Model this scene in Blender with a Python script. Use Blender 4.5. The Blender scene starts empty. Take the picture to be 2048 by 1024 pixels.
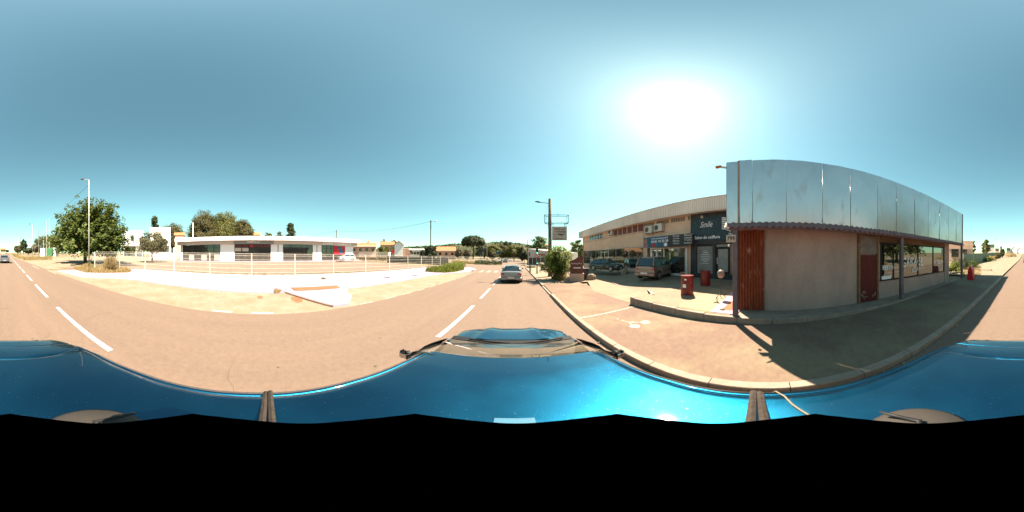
import bpy, math, random
import numpy as np
from mathutils import Vector, Matrix
random.seed(7); RNG = np.random.default_rng(7)
R = math.radians
sc = bpy.context.scene
COL = sc.collection
H = 2.1                                   # height of the lens above the road
# ------------------------------------------------------------------ camera, sky, sun, exposure
cd = bpy.data.cameras.new('camera'); cam = bpy.data.objects.new('camera', cd); COL.objects.link(cam)
cam.location = (0, 0, H); cam.rotation_euler = (R(90), 0, 0)
cd.type = 'PANO'
try: cd.cycles.panorama_type = 'EQUIRECTANGULAR'
except Exception: cd.panorama_type = 'EQUIRECTANGULAR'
cd.clip_start = 0.02; cd.clip_end = 4000
sc.camera = cam
SUN_AZ, SUN_EL = R(57.3), R(52)
S = Vector((math.sin(SUN_AZ)*math.cos(SUN_EL), math.cos(SUN_AZ)*math.cos(SUN_EL), math.sin(SUN_EL)))
w = bpy.data.worlds.new('World'); sc.world = w; w.use_nodes = True
nt = w.node_tree; nt.nodes.clear()
def N(nt, t, **k):
    n = nt.nodes.new(t)
    for a, b in k.items(): setattr(n, a, b)
    return n
def math_node(nt, op, a, b=None, c=None):
    n = N(nt, 'ShaderNodeMath', operation=op)
    for i, v in enumerate((a, b, c)):
        if v is None: continue
        if isinstance(v, (int, float)): n.inputs[i].default_value = v
        else: nt.links.new(v, n.inputs[i])
    return n.outputs[0]
sky = N(nt, 'ShaderNodeTexSky', sky_type='NISHITA'); sky.sun_disc = False
sky.sun_elevation = SUN_EL; sky.sun_rotation = SUN_AZ; sky.altitude = 50; sky.air_density = 1.0; sky.dust_density = 0.35; sky.ozone_density = 1.0
tint = N(nt, 'ShaderNodeMix', data_type='RGBA', blend_type='MULTIPLY'); tint.inputs[0].default_value = 1
tint.inputs[7].default_value = (0.615, 0.835, 0.60, 1)
nt.links.new(sky.outputs[0], tint.inputs[6])
tc = N(nt, 'ShaderNodeTexCoord'); dot = N(nt, 'ShaderNodeVectorMath', operation='DOT_PRODUCT')
nrm = N(nt, 'ShaderNodeVectorMath', operation='NORMALIZE'); nt.links.new(tc.outputs['Generated'], nrm.inputs[0])
nt.links.new(nrm.outputs[0], dot.inputs[0]); dot.inputs[1].default_value = S
d0 = math_node(nt, 'MAXIMUM', dot.outputs['Value'], 0.0)
g1 = math_node(nt, 'MULTIPLY', math_node(nt, 'POWER', d0, 170.0), 1.6)
g2 = math_node(nt, 'MULTIPLY', math_node(nt, 'POWER', d0, 5.0), .55)
gl = math_node(nt, 'ADD', g1, g2)
gc = N(nt, 'ShaderNodeMix', data_type='RGBA', blend_type='MIX'); gc.inputs[0].default_value = 0
gv = N(nt, 'ShaderNodeVectorMath', operation='SCALE'); gv.inputs[0].default_value = (0.9, 1.0, 1.02); nt.links.new(gl, gv.inputs['Scale'])
addv = N(nt, 'ShaderNodeVectorMath', operation='ADD'); nt.links.new(tint.outputs[2], addv.inputs[0]); nt.links.new(gv.outputs[0], addv.inputs[1])
bg = N(nt, 'ShaderNodeBackground'); bg.inputs[1].default_value = 0.08
nt.links.new(addv.outputs[0], bg.inputs[0]); wo = N(nt, 'ShaderNodeOutputWorld'); nt.links.new(bg.outputs[0], wo.inputs[0])
sl = bpy.data.lights.new('sun', 'SUN'); sl.energy = 5.0; sl.angle = R(0.5); sl.color = (1.0, 0.85, 0.66)
so = bpy.data.objects.new('sun', sl); COL.objects.link(so); so.rotation_euler = S.to_track_quat('Z', 'Y').to_euler()
so.location = (20, 15, 40)
vs = sc.view_settings; vs.view_transform = 'Standard'; vs.look = 'None'; vs.gamma = 1; vs.use_curve_mapping = False; vs.exposure = 2.0
sc.cycles.max_bounces = 6; sc.cycles.diffuse_bounces = 3; sc.cycles.glossy_bounces = 3; sc.cycles.transparent_max_bounces = 12
sc.cycles.caustics_reflective = False; sc.cycles.caustics_refractive = False

# ------------------------------------------------------------------ materials
MAT = {}
def M(name, col, rough=.85, var=.12, scale=2.0, metal=0., bump=0., bscale=60., spec=.3, col2=None, coat=0., speck=0., stretch=None, emit=None, lo=.35, hi=.65):
    m = bpy.data.materials.new(name); m.use_nodes = True; t = m.node_tree; b = t.nodes['Principled BSDF']
    b.inputs['Roughness'].default_value = rough; b.inputs['Metallic'].default_value = metal
    b.inputs['Specular IOR Level'].default_value = spec; b.inputs['Coat Weight'].default_value = coat; b.inputs['Coat Roughness'].default_value = .03
    g = N(t, 'ShaderNodeNewGeometry'); vec = g.outputs['Position']
    if stretch:
        mp = N(t, 'ShaderNodeMapping'); mp.inputs['Scale'].default_value = stretch; t.links.new(vec, mp.inputs[0]); vec = mp.outputs[0]
    n1 = N(t, 'ShaderNodeTexNoise'); n1.inputs['Scale'].default_value = scale; n1.inputs['Detail'].default_value = 6; n1.inputs['Roughness'].default_value = .65
    t.links.new(vec, n1.inputs[0])
    mr = N(t, 'ShaderNodeMapRange'); mr.inputs[1].default_value = lo; mr.inputs[2].default_value = hi; t.links.new(n1.outputs[0], mr.inputs[0])
    c2 = col2 or tuple(c*(1-2*var) for c in col); c1 = col if col2 else tuple(min(1, c*(1+var)) for c in col)
    mx = N(t, 'ShaderNodeMix', data_type='RGBA'); mx.inputs[6].default_value = (*c1, 1); mx.inputs[7].default_value = (*c2, 1)
    t.links.new(mr.outputs[0], mx.inputs[0]); out = mx.outputs[2]
    if speck:
        n2 = N(t, 'ShaderNodeTexNoise'); n2.inputs['Scale'].default_value = 9; n2.inputs['Detail'].default_value = 9; n2.inputs['Roughness'].default_value = .8
        t.links.new(g.outputs['Position'], n2.inputs[0])
        m2 = N(t, 'ShaderNodeMapRange'); m2.inputs[1].default_value = .28; m2.inputs[2].default_value = .72; m2.inputs[3].default_value = 1-speck; m2.inputs[4].default_value = 1+speck
        t.links.new(n2.outputs[0], m2.inputs[0])
        sv = N(t, 'ShaderNodeVectorMath', operation='SCALE'); t.links.new(out, sv.inputs[0]); t.links.new(m2.outputs[0], sv.inputs['Scale']); out = sv.outputs[0]
    t.links.new(out, b.inputs['Base Color'])
    if bump:
        n3 = N(t, 'ShaderNodeTexNoise'); n3.inputs['Scale'].default_value = bscale; n3.inputs['Detail'].default_value = 4
        t.links.new(g.outputs['Position'], n3.inputs[0]); bp = N(t, 'ShaderNodeBump'); bp.inputs['Strength'].default_value = bump; bp.inputs['Distance'].default_value = .02
        t.links.new(n3.outputs[0], bp.inputs['Height']); t.links.new(bp.outputs[0], b.inputs['Normal'])
    if emit:
        b.inputs['Emission Color'].default_value = (*emit, 1); b.inputs['Emission Strength'].default_value = 1
    MAT[name] = m; return m
def leafmat(name, c1, c2, tr=.35, rough=.6):
    m = bpy.data.materials.new(name); m.use_nodes = True; t = m.node_tree; b = t.nodes['Principled BSDF']; o = t.nodes['Material Output']
    b.inputs['Roughness'].default_value = rough; b.inputs['Specular IOR Level'].default_value = .25
    g = N(t, 'ShaderNodeNewGeometry'); mx = N(t, 'ShaderNodeMix', data_type='RGBA'); mx.inputs[6].default_value = (*c1, 1); mx.inputs[7].default_value = (*c2, 1)
    t.links.new(g.outputs['Random Per Island'], mx.inputs[0]); t.links.new(mx.outputs[2], b.inputs['Base Color'])
    tl = N(t, 'ShaderNodeBsdfTranslucent'); sv = N(t, 'ShaderNodeVectorMath', operation='MULTIPLY'); sv.inputs[1].default_value = (1.3, 1.25, .6)
    t.links.new(mx.outputs[2], sv.inputs[0]); t.links.new(sv.outputs[0], tl.inputs[0])
    ms = N(t, 'ShaderNodeMixShader'); ms.inputs[0].default_value = tr; t.links.new(b.outputs[0], ms.inputs[1]); t.links.new(tl.outputs[0], ms.inputs[2]); t.links.new(ms.outputs[0], o.inputs[0])
    MAT[name] = m; return m
def glassmat(name, base=(.012, .014, .014), refl=.22, rough=.01, tint=(.9, 1, 1), see=0.):
    m = bpy.data.materials.new(name); m.use_nodes = True; t = m.node_tree; t.nodes.clear(); o = N(t, 'ShaderNodeOutputMaterial')
    d = N(t, 'ShaderNodeBsdfDiffuse'); d.inputs[0].default_value = (*base, 1); body = d.outputs[0]
    if see:
        tr = N(t, 'ShaderNodeBsdfTransparent'); tr.inputs[0].default_value = (*tint, 1); mm = N(t, 'ShaderNodeMixShader'); mm.inputs[0].default_value = see
        t.links.new(d.outputs[0], mm.inputs[1]); t.links.new(tr.outputs[0], mm.inputs[2]); body = mm.outputs[0]
    gl = N(t, 'ShaderNodeBsdfGlossy'); gl.inputs['Roughness'].default_value = rough; gl.inputs[0].default_value = (*tint, 1)
    lw = N(t, 'ShaderNodeFresnel'); lw.inputs[0].default_value = 1.5; f = math_node(t, 'MINIMUM', math_node(t, 'ADD', lw.outputs[0], refl-.04), 1.0)
    ms = N(t, 'ShaderNodeMixShader'); t.links.new(f, ms.inputs[0]); t.links.new(body, ms.inputs[1]); t.links.new(gl.outputs[0], ms.inputs[2]); t.links.new(ms.outputs[0], o.inputs[0])
    MAT[name] = m; return m

M('asphalt', (.170, .117, .088), .9, speck=.17, col2=(.150, .105, .081), scale=.8, stretch=(1.3, .12, 1), bump=.5, bscale=90)
M('side_asphalt', (.155, .099, .073), .9, speck=.2, col2=(.185, .140, .092), scale=.55, lo=.45, hi=.62, bump=.4, bscale=90)
M('lot_asphalt', (.185, .132, .098), .9, speck=.12, var=.08, scale=.5, bump=.3)
M('park_asphalt', (.195, .145, .10), .9, speck=.25, col2=(.235, .185, .125), scale=.9, bump=.4)
M('sand', (.195, .150, .098), .95, speck=.15, col2=(.25, .20, .150), scale=1.1, bump=.5, bscale=50)
M('dry_ground', (.21, .155, .10), .95, speck=.15, col2=(.17, .14, .08), scale=.3, bump=.5, bscale=30)
M('grass_ground', (.16, .14, .07), .95, speck=.2, col2=(.11, .12, .05), scale=.2)
M('concrete', (.36, .255, .335), .85, speck=.06, var=.06, scale=1.5)
M('concrete_raw', (.27, .21, .165), .9, speck=.15, var=.1, scale=3, bump=.3)
M('paver', (.27, .215, .135), .9, speck=.15, var=.1, scale=5, bump=.3)
M('tactile', (.26, .10, .05), .9, var=.08, bump=.3)
M('paint_white', (.52, .42, .46), .7, var=.10, scale=12, speck=.25)
M('paint_worn', (.36, .28, .23), .8, var=.15, scale=6, speck=.25)
M('wall_grey', (.38, .28, .235), .9, col2=(.28, .215, .185), scale=1.6, speck=.10, bump=.25, bscale=25, stretch=(1, 1, .45), lo=.42, hi=.72)
M('wall_beige', (.60, .42, .31), .9, var=.06, scale=.8, speck=.05)
M('wall_pink', (.50, .33, .26), .9, var=.06, scale=.8, speck=.05)
M('white', (.75, .73, .72), .7, var=.04, scale=1)
M('vinyl', (.9, .88, .84), .6, var=.02)
M('white_metal', (.52, .48, .42), .45, var=.05)
M('grey_band', (.46, .42, .39), .6, var=.06)
M('dark_band', (.20, .21, .20), .6, var=.06)
M('violet_steel', (.13, .105, .115), .55, var=.12, scale=4)
M('canopy', (.20, .125, .125), .6, var=.12, scale=5, metal=.2)
M('rust', (.19, .042, .015), .8, col2=(.42, .24, .16), scale=2.6, stretch=(3, 3, .9), speck=.35, lo=.60, hi=.72)
M('rust_red', (.125, .018, .012), .65, col2=(.08, .012, .010), scale=2, stretch=(3, 3, .6), speck=.15)
M('corr_grey', (.20, .17, .15), .6, var=.15, scale=4, metal=.2)
M('wood', (.20, .12, .06), .8, var=.2, scale=3, stretch=(1, .3, 6))
M('anthracite', (.035, .035, .040), .5, var=.1)
M('sign_teal', (.018, .04, .055), .4, var=.2, scale=6)
M('shutter', (.28, .27, .25), .5, var=.1)
M('fascia', (.74, .63, .56), .6, var=.08, scale=.5, stretch=(1, 1, .2))
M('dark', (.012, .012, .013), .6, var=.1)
M('black', (.0, .0, .0), 1., var=.1, spec=0.)
M('rubber', (.018, .018, .018), .8, var=.2)
M('strap', (.055, .042, .034), .95, var=.2, scale=60, bump=.6, bscale=300)
M('plastic_grey', (.040, .034, .030), .6, var=.15)
M('cable', (.18, .15, .115), .6, var=.1)
M('red_paint', (.22, .012, .012), .35, col2=(.12, .01, .01), scale=3, coat=.3, speck=.1)
M('red_plastic', (.60, .02, .03), .4, var=.1)
M('red_flat', (.50, .02, .03), .6, var=.1)
M('red_brown', (.13, .045, .032), .6, var=.1)
M('dark_red', (.12, .03, .03), .6, var=.15)
M('roof_tile', (.40, .17, .08), .85, var=.2, scale=2, speck=.2)
M('stone', (.30, .23, .17), .9, var=.25, scale=4, speck=.2, bump=.8, bscale=12)
M('bark', (.12, .09, .07), .9, var=.25, scale=6, bump=.6, bscale=20)
M('wood_pole', (.17, .14, .115), .9, var=.2, scale=4, stretch=(4, 4, .5))
M('steel', (.45, .45, .44), .45, var=.08, metal=.3)
M('dark_steel', (.05, .05, .055), .5, var=.15)
M('dark_green', (.012, .035, .022), .5, var=.1)
M('container_green', (.05, .16, .08), .6, var=.1)
M('fence_green', (.16, .22, .16), .7, var=.1)
M('chrome', (.5, .5, .5), .15, metal=1.)
M('light_red', (.35, .01, .015), .2, var=.1, coat=1)
M('light_clear', (.55, .55, .55), .12, var=.05, coat=1)
M('plate', (.60, .60, .58), .5, var=.03)
M('yellow', (.5, .35, .03), .5)
M('orange', (.45, .15, .03), .6)
M('lamp_green', (.05, .5, .35), .4, emit=(.12, 1.0, .62))
M('dash', (.068, .056, .047), .9, var=.12, scale=5)
M('seat', (.03, .03, .032), .9)
M('pink_print', (.50, .12, .22), .6, var=.2, scale=20)
M('blue_print', (.015, .07, .18), .5, col2=(.01, .10, .12), scale=1.5)
M('dark_print', (.03, .035, .035), .5)
M('skin_print', (.35, .17, .12), .6, var=.3, scale=14)
M('sky_print', (.04, .13, .20), .5, var=.2, scale=2)
M('sign_beige', (.45, .37, .31), .6, var=.08)
M('silver_paint', (.25, .24, .24), .35, var=.04, metal=.5, coat=.8)
M('champagne_paint', (.21, .155, .125), .38, var=.04, metal=.45, coat=.6)
M('green_paint', (.014, .022, .02), .35, var=.04, metal=.3, coat=1)
M('white_paint', (.6, .6, .58), .4, var=.04, coat=.8)
M('grey_paint', (.12, .14, .16), .4, var=.04, coat=.8)
M('hill_green', (.045, .055, .022), .95, col2=(.07, .07, .03), scale=.05, speck=.4)
# galvanised sheet with stains
def galv():
    m = M('galvanised', (.58, .60, .61), .22, metal=.85, var=.04, scale=.7)
    t = m.node_tree; b = t.nodes['Principled BSDF']; g = N(t, 'ShaderNodeNewGeometry')
    mp = N(t, 'ShaderNodeMapping'); mp.inputs['Scale'].default_value = (1, 1.6, .55); t.links.new(g.outputs['Position'], mp.inputs[0])
    n = N(t, 'ShaderNodeTexNoise'); n.inputs['Scale'].default_value = 2.1; n.inputs['Detail'].default_value = 8; n.inputs['Roughness'].default_value = .72; t.links.new(mp.outputs[0], n.inputs[0])
    mr = N(t, 'ShaderNodeMapRange'); mr.inputs[1].default_value = .56; mr.inputs[2].default_value = .92; t.links.new(n.outputs[0], mr.inputs[0])
    mx = N(t, 'ShaderNodeMix', data_type='RGBA'); old = b.inputs['Base Color'].links[0].from_socket
    t.links.new(old, mx.inputs[6]); mx.inputs[7].default_value = (.30, .22, .16, 1); t.links.new(mr.outputs[0], mx.inputs[0]); t.links.new(mx.outputs[2], b.inputs['Base Color'])
    r1 = N(t, 'ShaderNodeMapRange'); r1.inputs[3].default_value = .30; r1.inputs[4].default_value = .55; t.links.new(mr.outputs[0], r1.inputs[0]); t.links.new(r1.outputs[0], b.inputs['Roughness'])
    n2 = N(t, 'ShaderNodeTexNoise'); n2.inputs['Scale'].default_value = 1.3; n2.inputs['Detail'].default_value = 2; t.links.new(g.outputs['Position'], n2.inputs[0])
    bp = N(t, 'ShaderNodeBump'); bp.inputs['Strength'].default_value = .15; bp.inputs['Distance'].default_value = .02; t.links.new(n2.outputs[0], bp.inputs['Height']); t.links.new(bp.outputs[0], b.inputs['Normal'])
galv()
# blue car paint: metallic flake under clear coat, dust specks
def bluepaint():
    m = bpy.data.materials.new('blue_paint'); m.use_nodes = True; t = m.node_tree; b = t.nodes['Principled BSDF']; MAT['blue_paint'] = m
    g = N(t, 'ShaderNodeNewGeometry'); n = N(t, 'ShaderNodeTexNoise'); n.inputs['Scale'].default_value = 260; n.inputs['Detail'].default_value = 2; t.links.new(g.outputs['Position'], n.inputs[0])
    mx = N(t, 'ShaderNodeMix', data_type='RGBA'); mx.inputs[6].default_value = (.003, .056, .112, 1); mx.inputs[7].default_value = (.005, .095, .185, 1); t.links.new(n.outputs[0], mx.inputs[0])
    n2 = N(t, 'ShaderNodeTexNoise'); n2.inputs['Scale'].default_value = 85; n2.inputs['Detail'].default_value = 4; t.links.new(g.outputs['Position'], n2.inputs[0])
    mr = N(t, 'ShaderNodeMapRange'); mr.inputs[1].default_value = .66; mr.inputs[2].default_value = .74; mr.inputs[4].default_value = .4; t.links.new(n2.outputs[0], mr.inputs[0])
    fb = N(t, 'ShaderNodeTexNoise'); fb.inputs['Scale'].default_value = 420; fb.inputs['Detail'].default_value = 3; t.links.new(g.outputs['Position'], fb.inputs[0]); bp = N(t, 'ShaderNodeBump'); bp.inputs['Strength'].default_value = .55; bp.inputs['Distance'].default_value = .0012; t.links.new(fb.outputs[0], bp.inputs['Height']); t.links.new(bp.outputs[0], b.inputs['Normal'])
    cg = N(t, 'ShaderNodeNewGeometry'); t.links.new(cg.outputs['Normal'], b.inputs['Coat Normal'])
    m2 = N(t, 'ShaderNodeMix', data_type='RGBA'); t.links.new(mr.outputs[0], m2.inputs[0]); t.links.new(mx.outputs[2], m2.inputs[6]); m2.inputs[7].default_value = (.15, .25, .3, 1)
    n3 = N(t, 'ShaderNodeTexNoise'); n3.inputs['Scale'].default_value = 3; n3.inputs['Detail'].default_value = 6; t.links.new(g.outputs['Position'], n3.inputs[0])
    m3 = N(t, 'ShaderNodeMapRange'); m3.inputs[1].default_value = .4; m3.inputs[2].default_value = .7; m3.inputs[3].default_value = .32; m3.inputs[4].default_value = .44; t.links.new(n3.outputs[0], m3.inputs[0]); t.links.new(m3.outputs[0], b.inputs['Roughness'])
    t.links.new(m2.outputs[2], b.inputs['Base Color']); b.inputs['Metallic'].default_value = 1.0
    b.inputs['Coat Weight'].default_value = 1; b.inputs['Coat Roughness'].default_value = .035; b.inputs['Coat IOR'].default_value = 1.5
bluepaint()
glassmat('shop_glass', (.022, .020, .017), .17)
glassmat('far_glass', (.035, .033, .030), .05)
glassmat('car_glass', (.012, .014, .016), .10, rough=.03)
glassmat('windscreen', (.06, .05, .045), .05, rough=.02, tint=(.95, 1, .97), see=.86)
leafmat('leaf_mulberry', (.04, .068, .016), (.13, .155, .04))
leafmat('leaf_olive', (.07, .068, .035), (.13, .12, .065), .25)
leafmat('leaf_oak', (.05, .048, .018), (.10, .085, .028), .25)
leafmat('leaf_pine', (.022, .034, .012), (.05, .06, .02), .15)
leafmat('leaf_dark', (.022, .034, .014), (.05, .06, .022), .2)
leafmat('leaf_light', (.08, .09, .025), (.15, .14, .04), .35)
leafmat('leaf_bamboo', (.05, .085, .014), (.20, .23, .045), .45)
leafmat('leaf_grey', (.11, .09, .065), (.17, .14, .10), .2)
leafmat('leaf_dry', (.26, .19, .09), (.36, .27, .13), .3)
leafmat('leaf_weed', (.10, .13, .025), (.20, .22, .05), .35)

# ------------------------------------------------------------------ builders
class B:
    def __init__(s): s.v = []; s.f = []
    def add(s, vs, fs):
        o = len(s.v); s.v += [tuple(v) for v in vs]; s.f += [tuple(i+o for i in f) for f in fs]; return s
    def box(s, x0, x1, y0, y1, z0, z1, rot=0, pivot=None):
        vs = [(x, y, z) for z in (z0, z1) for x, y in ((x0, y0), (x1, y0), (x1, y1), (x0, y1))]
        if rot:
            px, py = pivot or ((x0+x1)/2, (y0+y1)/2); c, q = math.cos(rot), math.sin(rot)
            vs = [(px+(x-px)*c-(y-py)*q, py+(x-px)*q+(y-py)*c, z) for x, y, z in vs]
        return s.add(vs, [(3, 2, 1, 0), (4, 5, 6, 7), (0, 1, 5, 4), (1, 2, 6, 5), (2, 3, 7, 6), (3, 0, 4, 7)])
    def bbox(s, x0, x1, y0, y1, z0, z1, b=.02):      # box with chamfered edges
        vs = []; fs = []
        def ring(z, i): return [(x0+i+b, y0+i, z), (x1-i-b, y0+i, z), (x1-i, y0+i+b, z), (x1-i, y1-i-b, z), (x1-i-b, y1-i, z), (x0+i+b, y1-i, z), (x0+i, y1-i-b, z), (x0+i, y0+i+b, z)]
        rs = [ring(z0, b), ring(z0+b, 0), ring(z1-b, 0), ring(z1, b)]
        for r in rs: vs += r
        for k in range(3):
            for i in range(8): fs.append((k*8+i, k*8+(i+1) % 8, (k+1)*8+(i+1) % 8, (k+1)*8+i))
        fs.append(tuple(range(7, -1, -1))); fs.append(tuple(range(24, 32))); return s.add(vs, fs)
    def quad(s, a, b, c, d): return s.add([a, b, c, d], [(0, 1, 2, 3)])
    def tube(s, pts, r, n=8, cap=True):
        pts = [Vector(p) for p in pts]; rr = r if isinstance(r, (list, tuple)) else [r]*len(pts); vs = []; fs = []; up = None
        for i, p in enumerate(pts):
            t = (pts[min(i+1, len(pts)-1)]-pts[max(i-1, 0)]).normalized()
            if up is None: up = Vector((0, 0, 1)) if abs(t.z) < .9 else Vector((1, 0, 0))
            a = t.cross(up).normalized(); b = a.cross(t).normalized(); up = b
            for k in range(n):
                an = 2*math.pi*k/n; vs.append(p+a*math.cos(an)*rr[i]+b*math.sin(an)*rr[i])
        for i in range(len(pts)-1):
            for k in range(n): fs.append((i*n+k, i*n+(k+1) % n, (i+1)*n+(k+1) % n, (i+1)*n+k))
        if cap: fs.append(tuple(range(n-1, -1, -1))); fs.append(tuple(range((len(pts)-1)*n, len(pts)*n)))
        return s.add(vs, fs)
    def cyl(s, x, y, z0, z1, r, r2=None, n=16): return s.tube([(x, y, z0), (x, y, z1)], [r, r if r2 is None else r2], n)
    def lathe(s, prof, x=0, y=0, n=20):
        vs = [(x+r*math.cos(2*math.pi*k/n), y+r*math.sin(2*math.pi*k/n), z) for r, z in prof for k in range(n)]
        fs = [(i*n+k, i*n+(k+1) % n, (i+1)*n+(k+1) % n, (i+1)*n+k) for i in range(len(prof)-1) for k in range(n)]
        fs += [tuple(range(n-1, -1, -1)), tuple(range((len(prof)-1)*n, len(prof)*n))]; return s.add(vs, fs)
    def prism(s, poly, z0, z1):
        n = len(poly); vs = [(x, y, z0) for x, y in poly]+[(x, y, z1) for x, y in poly]
        return s.add(vs, [tuple(range(n-1, -1, -1)), tuple(range(n, 2*n))]+[(i, (i+1) % n, n+(i+1) % n, n+i) for i in range(n)])
    def loft(s, rings, cap=True, closed=True):
        n = len(rings[0]); vs = [p for r in rings for p in r]; fs = []
        for i in range(len(rings)-1):
            for k in range(n if closed else n-1): fs.append((i*n+k, i*n+(k+1) % n, (i+1)*n+(k+1) % n, (i+1)*n+k))
        if cap: fs += [tuple(range(n-1, -1, -1)), tuple(range((len(rings)-1)*n, len(rings)*n))]
        return s.add(vs, fs)
    def build(s, name, mat, parent=None, smooth=False, label=None, kind=None, local=None):
        me = bpy.data.meshes.new(name); off = Vector((0, 0, 0))
        if parent is not None:
            r = parent
            while r.parent: r = r.parent
            if not r.get('tmp_local') and local is not True: off = r.location
        me.from_pydata([(v[0]-off[0], v[1]-off[1], v[2]-off[2]) for v in s.v], [], s.f); me.update()
        me.materials.append(MAT[mat] if isinstance(mat, str) else mat)
        if smooth: me.polygons.foreach_set('use_smooth', [True]*len(me.polygons))
        o = bpy.data.objects.new(name, me); COL.objects.link(o); o.parent = parent
        if label: o['label'] = label
        if kind: o['kind'] = kind
        return o
def thing(name, label, cat, loc=(0, 0, 0), rot=0, group=None, local=False):
    o = bpy.data.objects.new(name, None); COL.objects.link(o); o.location = loc; o.rotation_euler = (0, 0, rot); o.empty_display_size = .3
    o['label'] = label; o['category'] = cat
    if group: o['group'] = group
    if local or rot: o['tmp_local'] = 1
    return o
def tag(o, label, cat, group=None, kind=None):
    o['label'] = label; o['category'] = cat
    if group: o['group'] = group
    if kind: o['kind'] = kind
    return o
def set_origin(o, loc):                    # move a top-level mesh's origin to its base
    loc = Vector(loc); o.data.transform(Matrix.Translation(-loc)); o.location = loc; return o
def flatmesh(name, verts, faces, mat, parent=None, kind=None, smooth=False):
    b = B(); b.v = verts; b.f = faces; return b.build(name, mat, parent, smooth=smooth, kind=kind)
def text(body, name, mat, parent, origin, d, width, height, depth=.012, shear=0, local=False, bold=0):
    """lettering: origin = lower left corner, d = horizontal reading direction"""
    c = bpy.data.curves.new(name, 'FONT'); c.body = body; c.shear = shear; c.extrude = .02; c.resolution_u = 3; c.offset = bold
    t = bpy.data.objects.new(name, c); COL.objects.link(t); bpy.context.view_layer.update()
    me = bpy.data.meshes.new_from_object(t.evaluated_get(bpy.context.evaluated_depsgraph_get())); bpy.data.objects.remove(t)
    n = len(me.vertices); a = np.empty(n*3); me.vertices.foreach_get('co', a); a = a.reshape(n, 3)
    lo, hi = a.min(0), a.max(0); a = (a-lo)/(hi-lo)
    d = Vector(d).normalized(); up = Vector((0, 0, 1)); nn = d.cross(up)
    off = Vector((0, 0, 0))
    if parent is not None and not local and not parent.get('tmp_local'): off = parent.location
    P = np.outer(a[:, 0]*width, d)+np.outer(a[:, 1]*height, up)+np.outer(a[:, 2]*depth, nn)+np.array(Vector(origin)-off)
    me.vertices.foreach_set('co', P.ravel()); me.update(); me.materials.clear(); me.materials.append(MAT[mat])
    o = bpy.data.objects.new(name, me); COL.objects.link(o); o.parent = parent; return o
def az(px): return math.radians((px-1024)*360/2048)
def el(py): return math.radians((512-py)*180/1024)
def at(px, d): return d*math.sin(az(px)), d*math.cos(az(px))
def zat(py, d): return H+d*math.tan(el(py))
def onx(px, py, xp):                       # where the sight line meets the plane x = xp
    y = xp/math.tan(az(px)); d = math.hypot(xp, y); return y, H+d*math.tan(el(py))

def leaves(name, mat, parent, pts, nrm, size, aspect=.55, kind=None):
    n = len(pts); nrm = nrm/np.linalg.norm(nrm, axis=1)[:, None]; r = RNG.normal(size=(n, 3)); t = np.cross(nrm, r); t /= np.linalg.norm(t, axis=1)[:, None]; u = np.cross(nrm, t)
    s = (size*RNG.uniform(.65, 1.3, n))[:, None]
    V = np.empty((n, 4, 3)); V[:, 0] = pts-t*s*.5; V[:, 1] = pts+u*s*aspect*.5+nrm*s*.12; V[:, 2] = pts+t*s*.5; V[:, 3] = pts-u*s*aspect*.5+nrm*s*.12
    off = np.zeros(3)
    if parent is not None and not parent.get('tmp_local'): off = np.array(parent.location)
    me = bpy.data.meshes.new(name); me.vertices.add(4*n); me.vertices.foreach_set('co', (V.reshape(-1, 3)-off).ravel())
    me.loops.add(4*n); me.loops.foreach_set('vertex_index', np.arange(4*n, dtype=np.int32)); me.polygons.add(n)
    me.polygons.foreach_set('loop_start', np.arange(0, 4*n, 4, dtype=np.int32)); me.polygons.foreach_set('loop_total', np.full(n, 4, dtype=np.int32)); me.update(calc_edges=True)
    me.materials.append(MAT[mat]); o = bpy.data.objects.new(name, me); COL.objects.link(o); o.parent = parent
    if kind: o['kind'] = kind
    return o
def crown_pts(c, rad, nclump, per, cr, shape='dome', hollow=.55):
    c = np.array(c); rad = np.array(rad); P = []; Q = []
    for i in range(nclump):
        v = RNG.normal(size=3); v /= np.linalg.norm(v)
        if shape == 'dome': v[2] = v[2] if v[2] > -.35 else -v[2]*.4-.3
        if shape == 'flat': v[2] = abs(v[2])*.9-.05
        k = hollow+(1-hollow)*RNG.random()**.6
        if shape == 'cone':
            h = RNG.random()**1.5; an = RNG.uniform(0, 6.283); rr = (1-h)*RNG.uniform(.4, 1); q = np.array([math.cos(an)*rr, math.sin(an)*rr, h*2-1])*rad
        else: q = v*k*rad
        r = cr*RNG.uniform(.6, 1.35); m = int(per*RNG.uniform(.7, 1.3)); g = RNG.normal(size=(m, 3)); g /= np.linalg.norm(g, axis=1)[:, None]
        g[:, 2] *= .75; rad_ = RNG.random(m)**.5
        P.append(c+q+g*r*rad_[:, None]); Q.append(g*.8+v*.5+np.array([0, 0, .35])+RNG.normal(size=(m, 3))*.45)
    return np.concatenate(P), np.concatenate(Q)
def limb(b, p0, p1, r0, r1, n=6, wob=.06):
    p0, p1 = Vector(p0), Vector(p1); L = (p1-p0).length
    pts = [p0.lerp(p1, t)+Vector((random.uniform(-1, 1), random.uniform(-1, 1), 0))*wob*L*math.sin(t*3.14) for t in (0, .3, .6, 1)]
    b.tube(pts, [r0, r0*.75+r1*.25, r0*.4+r1*.6, r1], n)
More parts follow.
